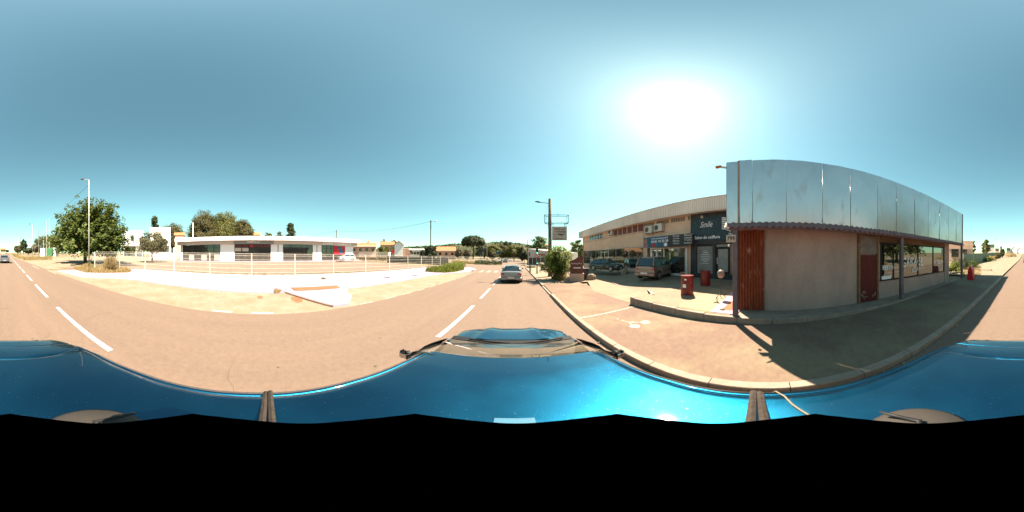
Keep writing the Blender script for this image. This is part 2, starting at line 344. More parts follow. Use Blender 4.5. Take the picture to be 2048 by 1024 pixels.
def tree(label, x, y, z0, top, width, leafm, kind='tree', trunk_h=None, shape='dome', nclump=60, per=60, leaf=.25, cr=None, trunk_r=None, group=None, sx=1., low=None):
    hgt = top-z0; th = trunk_h if trunk_h is not None else hgt*.25; rz = (hgt-th)/ (1.35 if shape == 'dome' else 2 if shape == 'cone' or shape == 'ball' else 1)
    t = thing(kind, label, 'shrub' if 'shrub' in kind or 'bush' in kind else 'tree', (x, y, z0), group=group)
    cz = z0+th+(rz*.35 if shape == 'dome' else rz if shape in ('cone', 'ball') else 0)
    cr = cr or width*.14
    P, Q = crown_pts((x, y, cz), (width/2-cr*.6, width/2*sx-cr*.6, rz-cr*.5), nclump, per, cr, shape)
    P[:, 2] = np.maximum(P[:, 2], z0+.1)
    leaves('crown', leafm, t, P, Q, leaf*1.5)
    b = B(); tr = trunk_r or max(.08, width*.03)
    b.tube([(x, y, z0-.3), (x+.03*width, y, z0+th*.6), (x, y, cz)], [tr*1.25, tr, tr*.6], 8)
    for k in range(5):
        an = k*1.256+random.random(); limb(b, (x, y, z0+th*.8), (x+math.cos(an)*width*.3, y+math.sin(an)*width*.3, cz+rz*.35), tr*.55, tr*.15)
    b.build('trunk', 'bark', t, smooth=True)
    return t

# ------------------------------------------------------------------ terrain
def smooth(a, b, v): v = min(1, max(0, (v-a)/(b-a))); return v*v*(3-2*v)
def hz(x, y):
    yy = max(y, -250.)
    f = -.0185*yy+.0095*math.sqrt(yy*yy+9)-.0285
    k = smooth(12, 22, -x)*smooth(-40, -22, y)
    return f*(1-k)+.03*min(max(0., -x-6), 34)
def hp(x, y):                              # car park and forecourt in front of the shops
    s = hz(x, y)+.12
    if y <= 5.05: w = 1
    else: w = smooth(0, 3.0, x-(4.6+(y-5)*.6))
    return s+(.28+.018*min(5, max(0, y))-s)*w
def sheet(name, x0, x1, y0, y1, nx, ny, zf, mat, parent=None, kind='structure', skirt=0.):
    fx0 = x0 if callable(x0) else (lambda y: x0); fx1 = x1 if callable(x1) else (lambda y: x1)
    vs = []; fs = []
    for j in range(ny+1):
        y = y0+(y1-y0)*j/ny
        for i in range(nx+1):
            x = fx0(y)+(fx1(y)-fx0(y))*i/nx; vs.append((x, y, zf(x, y)))
    W = nx+1
    for j in range(ny):
        for i in range(nx): fs.append((j*W+i, j*W+i+1, (j+1)*W+i+1, (j+1)*W+i))
    if skirt:
        ring = [i for i in range(W)]+[j*W+nx for j in range(1, ny+1)]+[ny*W+i for i in range(nx-1, -1, -1)]+[j*W for j in range(ny-1, 0, -1)]
        o = len(vs)
        for k in ring: vs.append((vs[k][0], vs[k][1], vs[k][2]-skirt))
        n = len(ring)
        for k in range(n): fs.append((ring[k], o+k, o+(k+1) % n, ring[(k+1) % n]))
    return flatmesh(name, vs, fs, mat, parent, kind)
def lerp_tab(tab):
    def f(y):
        if y <= tab[0][0]: return tab[0][1]
        for (a, b), (c, d) in zip(tab, tab[1:]):
            if y <= c: return b+(d-b)*(y-a)/(c-a)
        return tab[-1][1]
    return f
def poly_slab(name, pts, dz, mat, parent=None, kind='structure', thick=.15, zf=hz):
    cx = sum(p[0] for p in pts)/len(pts); cy = sum(p[1] for p in pts)/len(pts); rings = []; n = len(pts)
    vs = []; fs = []; K = 5
    for k in range(1, K+1):
        for x, y in pts:
            X, Y = cx+(x-cx)*k/K, cy+(y-cy)*k/K; vs.append((X, Y, zf(X, Y)+dz))
    c = len(vs); vs.append((cx, cy, zf(cx, cy)+dz))
    for i in range(n):
        fs.append((c, i, (i+1) % n))
        for k in range(K-1): fs.append((k*n+i, (k+1)*n+i, (k+1)*n+(i+1) % n, k*n+(i+1) % n))
    o = len(vs)
    for x, y in pts: vs.append((x, y, zf(x, y)+dz-thick))
    for i in range(n): fs.append(((K-1)*n+i, o+i, o+(i+1) % n, (K-1)*n+(i+1) % n))
    return flatmesh(name, vs, fs, mat, parent, kind)

def ax(lo, hi, fine0, fine1):
    v = list(range(fine0, fine1+1)); s = 2.
    a = fine1
    while a < hi: a += s; s *= 1.35; v.append(min(a, hi))
    s = 2.; a = fine0
    while a > lo: a -= s; s *= 1.35; v.insert(0, max(a, lo))
    return v
gx, gy = ax(-900, 900, -46, 16), ax(-900, 900, -60, 60)
gv_ = [(x, y, hz(x, y)-.025) for y in gy for x in gx]; W = len(gx)
flatmesh('ground', gv_, [(j*W+i, j*W+i+1, (j+1)*W+i+1, (j+1)*W+i) for j in range(len(gy)-1) for i in range(len(gx)-1)], 'dry_ground', kind='structure')
# road
roadL = lerp_tab([(-400, -14), (-120, -7.8), (-60, -4.9), (-30, -5.2), (-10, -5.6), (0, -5.6), (10, -5.6), (17, -5.2), (22, -5.6), (27, -6.2), (30, -8.5), (34, -12), (60, -13), (75, -9.), (140, -5.5)])
roadR = lerp_tab([(-400, -3), (-120, 0.9), (-40, 1.0), (-16, 1.62), (-8, 1.78), (0, 1.86), (5, 1.93), (16, 2.28), (32, 2.65), (60, 4.2), (140, 9)])
cl = lambda y: -1.87+.036*y if y > -60 else -4.03+.055*(y+60)
road = sheet('road', roadL, roadR, -380, 140, 10, 520, lambda x, y: hz(x, y)+.004, 'asphalt')
sheet('side_road', lambda y: -60, roadL, 33, 47, 24, 14, lambda x, y: hz(x, y)+.002, 'asphalt')
for a, b_ in ((-38.2, -32.2), (-28, -22),) : pass
def mark(x0f, x1f, y0, y1, dz=.009, mat='paint_white', par=road, zf=hz, name='road_marking'):
    return sheet(name, x0f, x1f, y0, y1, 1, max(1, int(abs(y1-y0))), lambda x, y: zf(x, y)+dz, mat, par, None)
for k, (a, b_) in enumerate([(3.55, 6.75), (8.05, 11.0), (12.4, 15.4), (16.8, 19.8), (-5.65, -2.42), (-10.1, -7.1), (-14.5, -11.5), (-18.9, -15.9), (-23.2, -20.2), (-27.6, -24.6), (-32, -29), (-36.4, -33.4), (-41, -38), (-45.5, -42.4), (-50, -47), (-58, -51), (-68, -61), (-79, -71), (-90, -82)]):
    mark(lambda y: cl(y)-.065, lambda y: cl(y)+.065, a, b_)
for k in range(3): mark(lambda y, k=k: -8+.2*y+k*0-.07, lambda y: -8+.2*y+.07, 30+k*7, 33+k*7)
for k, x in enumerate([-4.6, -3.5, -2.4, -1.3, -.2, .9]): mark(lambda y, x=x: x-.25, lambda y, x=x: x+.25, 22.9, 25.9, mat='paint_worn')
for k in range(18):
    y0 = -1.6+k*1.45
    if .7 < y0 < 3.4: continue
    mark(lambda y: -5.75+.02*abs(y)-.06, lambda y: -5.75+.02*abs(y)+.06, y0, y0+.75, .009, 'paint_worn' if k > 2 else 'paint_white')
for a, b_, x0 in ((-23.5, -19.5, -4.75), (-17.6, -14.8, -5.3)): mark(lambda y: x0-.08, lambda y: x0+.08, a, b_, mat='paint_worn')
# dusty lay-by and pavement of the far side
swN = lerp_tab([(-20, -6.0), (-15.5, -6.1), (-12, -6.4), (-10.9, -7.0), (-9.8, -8.3), (-8.2, -8.9), (-5, -8.9), (0, -8.7), (6, -8.6), (14, -8.6), (17.6, -8.3), (20, -7.2), (22, -6.2), (26.8, -6.0), (29, -6.7), (31, -8), (33.5, -10.5)])
swF = lerp_tab([(-20, -7), (-17, -8), (-14, -11.5), (-12, -14.2), (-8, -14.9), (-.4, -15.2), (7.7, -15.1), (11.7, -14.8), (15.4, -14.4), (24, -14.3), (30, -14.2), (33.5, -13.4)])
layb = sheet('lay_by', lambda y: swN(y)-.2, roadL, -17, 21.5, 6, 77, lambda x, y: hz(x, y)+.001, 'sand')
pav = sheet('pavement_far', swF, swN, -16.5, 33.5, 8, 100, lambda x, y: hz(x, y)+.07, 'concrete', skirt=.12)
for yy in (-10.5, -6.2, -1.5, 3.2, 9.2, 13.6, 18):
    mark(lambda y: swF(y)+.1, lambda y: swN(y)-.1, yy, yy+.018, .075, 'concrete_raw', pav, name='joint')
sheet('joint', lambda y: -11.6, lambda y: -11.57, -12, 22, 1, 34, lambda x, y: hz(x, y)+.075, 'concrete_raw', pav, None)
poly_slab('crossing_ramp', [(-8.75, 1.55), (-5.85, 3.0), (-5.8, 3.75), (-6.3, 4.1), (-6.9, 4.6), (-7.6, 4.75), (-8.7, 5.5)], .10, 'concrete', thick=.16)
rk = sheet('kerb_face', lambda y: -8.75+(y-1.55)*2.0, lambda y: -8.68+(y-1.55)*2.0, 1.5, 2.97, 1, 8, lambda x, y: hz(x, y)+.085, 'red_brown', kind='structure', skirt=.14)
rk.data.materials[0] = MAT['wall_pink']; rk['kind'] = 'structure'
poly_slab('tactile_slab', [(-9.6, 2.1), (-8.65, 2.15), (-8.6, 4.95), (-9.5, 5.1)], .106, 'tactile', thick=.03)
sheet('far_car_park', lambda y: -35.9, lambda y: swF(y)-.3, -20, 27, 22, 47, lambda x, y: hz(x, y)+.01, 'lot_asphalt')
sheet('gravel_lane', lambda y: -60+.0*y, lambda y: roadL(y)-.1, -46, -18.5, 26, 27, lambda x, y: hz(x, y)-.004, 'sand')
# right pavement with its kerb of separate stones
kin = lambda y: roadR(y)+.145
swr = sheet('pavement_near', kin, lambda y: 4.62 if y < 5 else min(5.2, 4.62+(y-5)*.4), -13, 12, 4, 50, lambda x, y: hz(x, y)+.115, 'side_asphalt')
sheet('verge', kin, lambda y: 9.5, 12, 60, 6, 48, lambda x, y: hz(x, y)+.11, 'sand')
sheet('verge_back', kin, lambda y: 12, -120, -13, 10, 107, lambda x, y: hz(x, y)+.10, 'sand')
kerb = bpy.data.objects.new('kerb', None); COL.objects.link(kerb); kerb['kind'] = 'structure'
y = -13.
while y < 34:
    L = .98; b = B(); ya, yb = y+.006, y+L-.006
    dz = random.uniform(-.004, .004)
    top = .13 if not (7.6 < y < 11) else .07
    def kp(yy): return roadR(yy), hz(roadR(yy), yy)
    (xa, za), (xb, zb) = kp(ya), kp(yb)
    prof = [(0, -.1), (0, top-.015), (.012, top), (.15, top), (.15, -.1)]
    b.loft([[(xa+p, ya, za+q+dz) for p, q in prof], [(xb+p, yb, zb+q+dz) for p, q in prof]])
    b.build('kerb_stone', 'concrete_raw', kerb, local=True); y += L
mark(lambda y: 2.1, lambda y: 4.45, 4.64, 4.73, .12, 'paint_worn', swr)
# bicycle sign painted on the pavement
bb = B()
for cx, cy in ((3.02, 3.22), (3.44, 3.22)):
    pts = [(cx+.14*math.cos(a*math.pi/10), cy+.15*math.sin(a*math.pi/10)) for a in range(20)]
    vs = [(x, yy, hz(x, yy)+.121) for x, yy in pts]; bb.add(vs, [tuple(range(20))])
def line2(b, p, q, wd, z=.121):
    p, q = Vector((*p, 0)), Vector((*q, 0)); n = (q-p).normalized().cross(Vector((0, 0, 1)))*wd/2
    b.add([(v.x, v.y, hz(v.x, v.y)+z) for v in (p-n, q-n, q+n, p+n)], [(0, 1, 2, 3)])
for p, q in (((3.02, 3.25), (3.10, 3.55)), ((3.10, 3.55), (3.42, 3.25)), ((3.10, 3.55), (3.04, 3.85)), ((3.0, 3.95), (3.06, 4.05)), ((3.10, 3.55), (3.25, 3.5))): line2(bb, p, q, .05)
bb.build('bicycle_marking', 'paint_worn', swr)
# forecourt
fore = sheet('forecourt', lerp_tab([(8.5, 4.6), (12.5, 6.2), (30, 8.5)]), 13.6, 1.1, 36, 34, 140, hp, 'park_asphalt')
sheet('paved_entry', lambda y: 4.7, lambda y: 8.2, 1.15, 2.9, 12, 8, lambda x, y: hp(x, y)+.006, 'paver')
sheet('entry_slab', lambda y: 4.7, lambda y: 9, .9, 1.75, 8, 6, lambda x, y: hp(x, y)+.012, 'concrete')
plat = B().box(4.58, 5.3, -11.6, 1.2, -.1, .28).build('platform', 'concrete_raw', kind='structure')
for a, b_ in (((5.45, 4.6), (6.7, 6.1)), ((7.0, 9.2), (7.5, 11.5))):
    bb = B(); p, q = Vector((*a, 0)), Vector((*b_, 0)); n = (q-p).normalized().cross(Vector((0, 0, 1)))*.05
    bb.add([(v.x, v.y, hp(v.x, v.y)+.03) for v in (p-n, q-n, q+n, p+n)], [(0, 1, 2, 3)]); bb.build('bay_line', 'paint_worn', fore)
rk = bpy.data.objects.new('retaining_kerb', None); COL.objects.link(rk); rk['kind'] = 'structure'
y = -12.
while y < 5:
    e = min(y+.99, 5.05); dz = random.uniform(0, .006)
    B().bbox(4.46, 4.60, y+.004, e-.004, -.2, .285+dz+.018*max(0, y), .012).build('kerb_stone', 'concrete_raw', rk, local=True); y = e

# ------------------------------------------------------------------ garage cafe (near right)
WX = 5.22
g = thing('cafe_building', 'low grey cafe building with tall galvanised sheet parapet and lettered windows', 'building', (4.6, 1.2, .28))
b = B()
b.box(WX, 10.5, -3.16, .93, .1, 3.2); b.box(WX+.02, 10.5, -4.15, -3.16, .1, 3.2)           # wall, recess behind the door
b.box(WX, 10.5, -4.62, -4.15+.0, .1, 1.04) if 0 else None
b.box(WX, WX+.25, -9.80, -4.15, .1, 1.04); b.box(WX, WX+.25, -4.30, -4.15, 1.04, 3.0)
b.box(WX-.04, 10.5, -10.45, -9.80, .1, 3.0); b.box(WX+.02, 10.5, -9.8, -4.15, 2.96, 3.2)
b.box(10.2, 10.5, -9.8, -4.15, .1, 3.0); b.box(4.7, 10.4, -11.5, 1.0, 3.12, 3.25)
b.build('wall', 'wall_grey', g)
B().box(WX+.3, 10.2, -9.8, -4.3, .25, .29).build('inside_floor', 'plastic_grey', g)
B().box(4.66, 10.4, 1.08, 1.16, 3.05, 5.16).build('parapet_return', 'corr_grey', g); B().box(4.66, 10.4, -11.6, -11.52, 3.05, 5.3).build('parapet_return', 'corr_grey', g)
seams = [1.2, .83, .44, -.52, -1.6, -2.55, -3.66, -4.63, -5.8, -6.9, -8.06, -9.2, -10.4, -11.6]
for i in range(13):
    y1, y0 = seams[i]-.006, seams[i+1]+.006; ty = lambda y: 5.17-.017*(y-1.2)
    dx = random.uniform(-.010, .010); tl = random.uniform(-.006, .006); x = 4.6+dx; zb = 3.05+random.uniform(-.01, .01)
    if i in (0, 1, 2): x = 4.6+(.0, -.03, .0)[i]
    vs = []; nx, nz = 5, 16
    for kz in range(nz+1):
        for kx in range(nx+1):
            yy = y1+(y0-y1)*kx/nx; zz = zb+(ty(yy)+random.uniform(-.006, .006)*(kz == nz)-zb)*kz/nz
            vs.append((x+tl*(kx/nx-.5)*2+.005*math.sin(kz*.6+i)*math.sin(kx*1.1+i*2)+(.011+.005*math.sin(i*2.3))*max(0, (.36-kz/nz)/.36)**2, yy, zz))
    fs = [(a*(nx+1)+c, a*(nx+1)+c+1, (a+1)*(nx+1)+c+1, (a+1)*(nx+1)+c) for a in range(nz) for c in range(nx)]
    bb = B(); bb.add(vs, fs); bb.box(x+.02, x+.03, y0, y1, zb, zb+1.9)
    bb.build('sheet_panel', 'galvanised', g, smooth=True)
b = B()
for i in range(13): b.box(4.590, 4.594, seams[i]-.006, seams[i]+.002, 3.06, 5.14-.017*(seams[i]-1.2))
b.build('seam_strip', 'plastic_grey', g, kind='stuff')
B().box(4.55, 4.66, -11.6, 1.2, 5.30, 5.33).build('coping', 'corr_grey', g) if 0 else None
B().box(4.57, 4.63, -11.64, -11.57, 3.05, 5.36).build('corner_trim', 'canopy', g); B().box(4.56, 4.62, .80, .86, 3.05, 5.17).build('corner_trim', 'concrete_raw', g)
# corrugated skirt of the canopy
vs = []; fs = []; ny = 560
for j in range(ny+1):
    y = 1.22-12.85*j/ny; wv = math.sin(y*2*math.pi/.19)*.026
    vs += [(4.63, y, 3.10+wv*.6), (4.42, y, 2.90+wv)]
for j in range(ny): fs.append((2*j, 2*j+1, 2*j+3, 2*j+2))
flatmesh('canopy_sheet', [(a-4.6, c-1.2, d-.28) for a, c, d in vs], fs, 'canopy', None, smooth=True).parent = g
B().box(4.56, 4.66, -11.6, 1.15, 2.86, 2.98).box(4.57, 5.2, -11.5, 1.0, 2.99, 3.04).build('canopy_beam', 'canopy', g)
for y in (.93, -4.92, -11.45):
    b = B(); b.bbox(4.53, 4.68, y-.075, y+.075, .27, 2.85, .01); b.bbox(4.50, 4.71, y-.11, y+.11, .28, .30, .004); b.build('post', 'violet_steel', g)
def corr(name, x, y0, y1, z0, z1, pitch, amp, mat, par, nz=1):
    n = int(abs(y1-y0)/pitch*8); vs = []; fs = []
    for j in range(n+1):
        y = y0+(y1-y0)*j/n; xx = x+amp*math.sin(2*math.pi*(y-y0)/pitch)
        vs += [(xx, y, z0), (xx, y, z1)]
    for j in range(n): fs.append((2*j, 2*j+2, 2*j+3, 2*j+1))
    bb = B(); bb.add(vs, fs); return bb.build(name, mat, par, smooth=True)
corr('rusty_sheet', WX-.05, .97, .12, .31, 2.92, .090, .022, 'rust', g)
corr('door', WX-.06, -3.27, -4.08, .30, 2.14, .075, .009, 'rust_red', g)
corr('door_transom', WX-.06, -3.27, -4.08, 2.17, 2.86, .09, .011, 'corr_grey', g)
b = B(); b.box(WX-.09, WX, -3.27, -3.19, .28, 2.92); b.box(WX-.09, WX, -4.16, -4.08, .28, 2.92); b.box(WX-.088, WX, -4.08, -3.27, 2.86, 2.92); b.build('door_frame', 'wood', g)
for k in range(16):
    y = random.uniform(-4.05, -3.3); z = .42+abs(random.gauss(0, .12)); B().box(WX-.075, WX-.0705, y-random.uniform(.008, .02), y+random.uniform(.008, .02), z, z+random.uniform(.04, .14)).build('scrape', 'paint_worn', g)
# shop window: frame, panes, roller shutter slats
ys = [-4.32, -5.05, -6.85, -8.35, -9.72]
b = B()
for y in ys: b.box(WX-.03, WX+.05, y-.03, y+.03, 1.06, 2.66)
b.box(WX-.035, WX+.05, -9.78, -4.26, 1.04, 1.10); b.box(WX-.035, WX+.05, -9.78, -4.26, 2.62, 2.68); b.build('window_frame', 'dark', g)
for a, c in zip(ys, ys[1:]): B().box(WX+.0, WX+.012, c+.03, a-.03, 1.10, 2.62).build('pane', 'shop_glass', g)
for k in range(5): B().bbox(WX-.05+.004*k, WX+.03, -9.78, -4.26, 2.685+k*.055, 2.735+k*.055, .008).build('shutter_slat', 'wood', g)
dR = (0, -1, 0)
text('RESTO', 'lettering', 'vinyl', g, (WX-.012, -4.42, 1.50), dR, .60, .20, bold=.02)
for i, ch in enumerate('GARAGE'):
    u = (i-2.5)/2.5; text(ch, 'lettering', 'vinyl', g, (WX-.012, -5.62-.29*i, 1.58+.10*(1-u*u)), dR, .23, .42-.10*(1-u*u)*.9)
text('Cafe', 'lettering', 'vinyl', g, (WX-.012, -6.35, 1.30), dR, .62, .26, shear=.5)
text('GRILL', 'lettering', 'vinyl', g, (WX-.012, -8.75, 1.62), dR, .62, .17, bold=.02)
text('cocktails', 'lettering', 'vinyl', g, (WX-.012, -9.0, 1.28), dR, .5, .12, shear=.3)
text('les grillades', 'lettering', 'vinyl', g, (WX-.012, -4.45, 1.20), dR, .5, .10, shear=.3)
B().box(WX-.011, WX-.003, -4.9, -4.36, 1.10, 1.24).build('frosted_film', 'vinyl', g)
def wall_lamp(label, x, y, z, mat='dark', s=1.):
    t = thing('wall_lamp', label, 'lamp', (x, y, z)); b = B(); b.tube([(x, y, z), (x-.12*s, y, z)], .03*s, 8); b.build('bracket', mat, t)
    b = B(); b.tube([(x-.12*s, y, z+.03), (x-.12*s, y-.02*s, z-.07*s)], [.05*s, .085*s], 12); b.build('lamp_shade', mat, t, smooth=True)
    B().tube([(x-.12*s, y-.02*s, z-.075*s), (x-.12*s, y-.02*s, z-.1*s)], .05*s, 10).build('bulb', 'light_clear', t)
wall_lamp('black round wall lamp beside the middle steel post under the canopy', WX, -5.0-.35, 2.78, s=1.3)
wall_lamp('small white lamp below the 799 number plate', 4.60, 1.12, 2.40, 'white', .4)
n7 = thing('house_number_sign', 'white plate with number 799 fixed at the corner post', 'sign', (4.6, 1.1, 2.5))
B().box(4.50, 4.515, .90, 1.18, 2.49, 2.70).build('plate', 'sign_beige', n7); text('799', 'number', 'dark', n7, (4.499, 1.15, 2.54), dR, .22, .12, depth=.004, bold=.02)
fl = thing('floodlight', 'small orange tipped arm sticking out above the sheet parapet corner', 'lamp', (4.7, 1.2, 5.0))
b = B(); b.tube([(4.7, 1.15, 5.0), (4.7, 1.45, 5.09)], .035, 6); b.build('arm', 'steel', fl); B().box(4.66, 4.74, 1.38, 1.56, 5.06, 5.13).build('lamp_head', 'orange', fl)
pn = thing('door_board', 'pinkish upright board leaning against the cafe corner behind the post', 'board', (7.0, 1.3, .28))
B().bbox(7.0, 7.05, .96, 1.52, .29, 2.37, .006).build('board', 'wall_pink', pn); B().box(6.985, 7.0, 1.40, 1.45, 1.35, 1.6).build('handle', 'dark', pn)
mt = B().bbox(5.0, 6.1, 1.14, 1.72, .297, .318, .005).build('door_mat', 'tactile'); tag(mt, 'terracotta door mat on the pale slab beside the corner post', 'mat'); set_origin(mt, (5.5, 1.4, .297))
# heater / fan on a tripod
fn = thing('standing_lamp', 'round metallic head on a thin tripod stand beside the cafe corner', 'lamp', (6.55, 1.95, .29))
b = B()
for k in range(3):
    an = k*2.09+.4; b.tube([(6.55, 1.95, .55), (6.55+.28*math.cos(an), 1.95+.28*math.sin(an), .30)], .014, 6)
b.tube([(6.55, 1.95, .52), (6.55, 1.95, 1.25)], .012, 6); b.build('tripod', 'dark_steel', fn)
b = B(); pr = [(.02, 1.16), (.12, 1.20), (.17, 1.30), (.16, 1.42), (.09, 1.50), (.01, 1.52)]; b.lathe(pr, 6.55, 1.95, 14); b.build('head', 'champagne_paint', fn, smooth=True)
ft = thing('folded_stand', 'dark metal stand foot lying on the slab by the door mat', 'stand', (5.75, 1.85, .29))
b = B()
for an in (.2, 2.2, 4.1): b.tube([(5.75, 1.85, .36), (5.75+.22*math.cos(an), 1.85+.22*math.sin(an), .30)], .018, 6)
b.tube([(5.75, 1.85, .34), (5.85, 1.9, .5)], .015, 6); b.build('legs', 'dark_steel', ft)
wd = leaves('weed_tuft', 'leaf_weed', None, np.array([5.0, 1.45, .33])+RNG.normal(size=(60, 3))*np.array([.05, .05, .03]), RNG.normal(size=(60, 3)), .05); tag(wd, 'tiny green weed growing in the slab near the corner post', 'weed', kind='stuff'); set_origin(wd, (5.0, 1.45, .29))

# ------------------------------------------------------------------ oil drums
def barrel(label, x, y, z, stick=True):
    t = thing('oil_drum', label, 'barrel', (x, y, z), group='red oil drums on the forecourt'); r = .29
    pr = [(r, 0), (r+.008, .01), (r, .03), (r, .28), (r+.014, .295), (r, .31), (r, .58), (r+.014, .595), (r, .61), (r, .85), (r+.010, .87), (r+.010, .885), (r-.012, .888), (r-.012, .87)]
    b = B(); b.lathe([(a, c+z) for a, c in pr], x, y, 32); b.build('drum', 'red_paint', t, smooth=False)
    B().lathe([(r-.014, z+.868), (r-.014, z+.874)], x, y, 24).build('lid', 'red_paint', t)
    if stick:
        for (w_, h_, zc, da) in ((.10, .07, .72, -.25), (.15, .15, .43, -.42)):
            an = math.atan2(-y, -x)+da; pts = [(x+(r+.016)*math.cos(an+s*w_/r/2), y+(r+.016)*math.sin(an+s*w_/r/2)) for s in (-1, 0, 1)]
            b = B()
            for q in range(2): b.quad((*pts[q], z+zc-h_/2), (*pts[q+1], z+zc-h_/2), (*pts[q+1], z+zc+h_/2), (*pts[q], z+zc+h_/2))
            b.build('sticker', 'white', t)
    return t
barrel('red oil drum with white stickers standing in the sun beside the van', 6.50, 3.52, hp(6.5, 3.52))
barrel('plain red oil drum standing in the shade before the hair salon', 8.95, 3.62, hp(8.95, 3.62), False)

# ------------------------------------------------------------------ row of shops
TH = -math.atan(.05); OX, OY = 11.75, 2.0; RZ = .28
def row(px, py, off=0.):
    a = az(px); dx, dy = math.sin(a), math.cos(a); c, s = math.cos(-TH), math.sin(-TH)
    cx, cy = -OX*c+OY*s, -OX*s-OY*c; lx, ly = dx*c-dy*s, dx*s+dy*c; t = (off-cx)/lx
    return cy+t*ly, H+t*math.tan(el(py))-RZ
rs = lambda px, off=0.: row(px, 512, off)[0]
r = thing('shop_row_building', 'long two storey beige shop row with ribbed fascia and red upper windows', 'building', (OX, OY, RZ), TH)
E1 = rs(1167); E0 = -6.
SAL = rs(1382); PIL = rs(1287)
b = B()
ZW = 3.2
b.box(0, 9, E0, E1, 5.3, 6.2)
b.box(0, .3, PIL, E1, 2.78, 5.3); b.box(0, .3, SAL, PIL, 2.62, 5.3); b.box(.25, .5, E0, SAL, .1, 5.3); b.box(8.6, 9, E0, E1, -.3, 5.3); b.box(0, 9, E1-.3, E1, -.5, 5.3)
b.box(0, .35, PIL-.55, PIL+.0, -.3, 2.61); b.box(0, .35, SAL-.0, SAL+.62, -.3, 2.61); b.box(.0, .3, PIL, E1, -.4, .42)
b.build('wall', 'wall_beige', r)
B().box(-.10, 0, PIL-.1, E1-.1, 2.80, 4.28).build('apron_panel', 'wall_beige', r)
# ribbed fascia
b = B(); x0 = -.72; n = int((E1+.7-E0)/.18)
zt, zb_ = 6.28, 5.22
for k in range(n):
    y = E0+k*.18; b.box(x0-.035, x0, y, y+.10, zb_, zt)
b.build('fascia_rib', 'fascia', r, kind='stuff')
B().box(x0, x0+.05, E0, E1+.7, zb_-.02, zt+.02).box(x0-.05, 9.2, E0, E1+.7, zt+.02, zt+.08).box(x0, .0, E0, E1+.7, zb_+.05, zb_+.10).box(x0, 9.2, E1+.62, E1+.7, zb_, zt).build('roof', 'fascia', r)
b = B(); b.tube([(-.12, E1-.18, 0), (-.12, E1-.18, 5.2)], .06, 8); b.build('downpipe', 'dark_red', r)
# upper windows
def wins(cols, z0, z1, mat, fr, name='window', off=-.02):
    for a, c in cols:
        f = B(); f.box(off-.03, off+.03, c, a, z0, z0+.06).box(off-.03, off+.03, c, a, z1-.06, z1).box(off-.03, off+.03, c, c+.05, z0+.06, z1-.06).box(off-.03, off+.03, a-.05, a, z0+.06, z1-.06)
        fo = f.build(name, fr, r); B().box(off-.004, off+.01, c+.05, a-.05, z0+.06, z1-.06).build('pane', mat, fo, local=True)
zz0, zz1 = row(1255, 470, -.1)[1], row(1255, 452, -.1)[1]
pxs = [1227, 1237, 1247, 1257, 1267, 1276, 1287]; yy = [rs(p, -.1) for p in pxs]
ylin = np.linspace(yy[0], yy[-1], 7)
M('red_blind', (.14, .05, .045), .6, var=.1)
wins([(ylin[i], ylin[i+1]) for i in range(6)], 4.38, 5.28, 'red_blind', 'wall_beige', off=-.03)
y0_, y1_ = rs(1179), rs(1206)
wins([(a, c) for a, c in zip(np.linspace(y0_, y1_, 6)[:-1], np.linspace(y0_, y1_, 6)[1:])], 4.42, 5.26, 'far_glass', 'white', off=-.03)
B().box(-.15, .0, E1-.5, PIL, 4.29, 4.36).build('sill', 'wall_pink', r)
# glass bricks above the second shop
b = B(); ya, yb = rs(1288), rs(1381); n = 22
for k in range(n):
    if k % 7 == 6: continue
    q = ya+(yb-ya)*k/n; b.box(-.03, 0, q-abs(yb-ya)/n+.05, q-.02, 4.84, 5.18)
b.build('vent_louvre', 'corr_grey', r, kind='stuff')
# ground floor glazing of the first shop
gl = [rs(p) for p in (1168, 1182, 1192, 1202, 1217, 1232, 1258, 1287)]
for i in range(7):
    a, c = gl[i], gl[i+1]; door = i == 3
    f = B(); e = .07 if door else .03
    f.box(-.02, .05, c, c+e, .42, 2.78).box(-.02, .05, a-e, a, .42, 2.78).box(-.018, .048, c, a, 2.71, 2.78).box(-.018, .048, c, a, .42, .48)
    if door: f.box(-.02, .05, c, a, 2.35, 2.42).box(-.02, .05, (a+c)/2-.04, (a+c)/2+.04, .42, 2.35)
    fo = f.build('door' if door else 'window', 'white' if door else 'steel', r); B().box(.0, .012, c+e, a-e, .48, 2.71).build('pane', 'shop_glass', fo, local=True)
# second shop
gA, gB, gC = rs(1300), rs(1328), rs(1370)
for a, c, door in ((gA+.0, (gA+gB)/2, 1), ((gA+gB)/2, gB, 1), (gB, gC, 0)):
    e = .09 if door else .04; f = B().box(.0, .07, c, c+e, .05, 2.6).box(0, .07, a-e, a, .05, 2.6).box(.002, .068, c, a, 2.5, 2.6).box(.002, .068, c, a, .0, .10 if door else .3)
    fo = f.build('door' if door else 'window', 'white', r); B().box(.03, .04, c+e, a-e, .1, 2.5).build('pane', 'shop_glass', fo, local=True)
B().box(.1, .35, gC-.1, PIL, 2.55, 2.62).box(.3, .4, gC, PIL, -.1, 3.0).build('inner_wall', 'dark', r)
B().tube([(-.08, rs(1374), .0), (-.08, rs(1374), 2.55)], .09, 10).build('pillar_pipe', 'white', r)
for px, py, w_, h_ in ((1353, 508, .5, .38), (1340, 512, .12, .6)):
    s_, z_ = row(px, py); B().box(-.02, -.012, s_-w_/2, s_+w_/2, z_-h_/2, z_+h_/2).build('notice', 'sign_beige' if w_ > .3 else 'white', r)
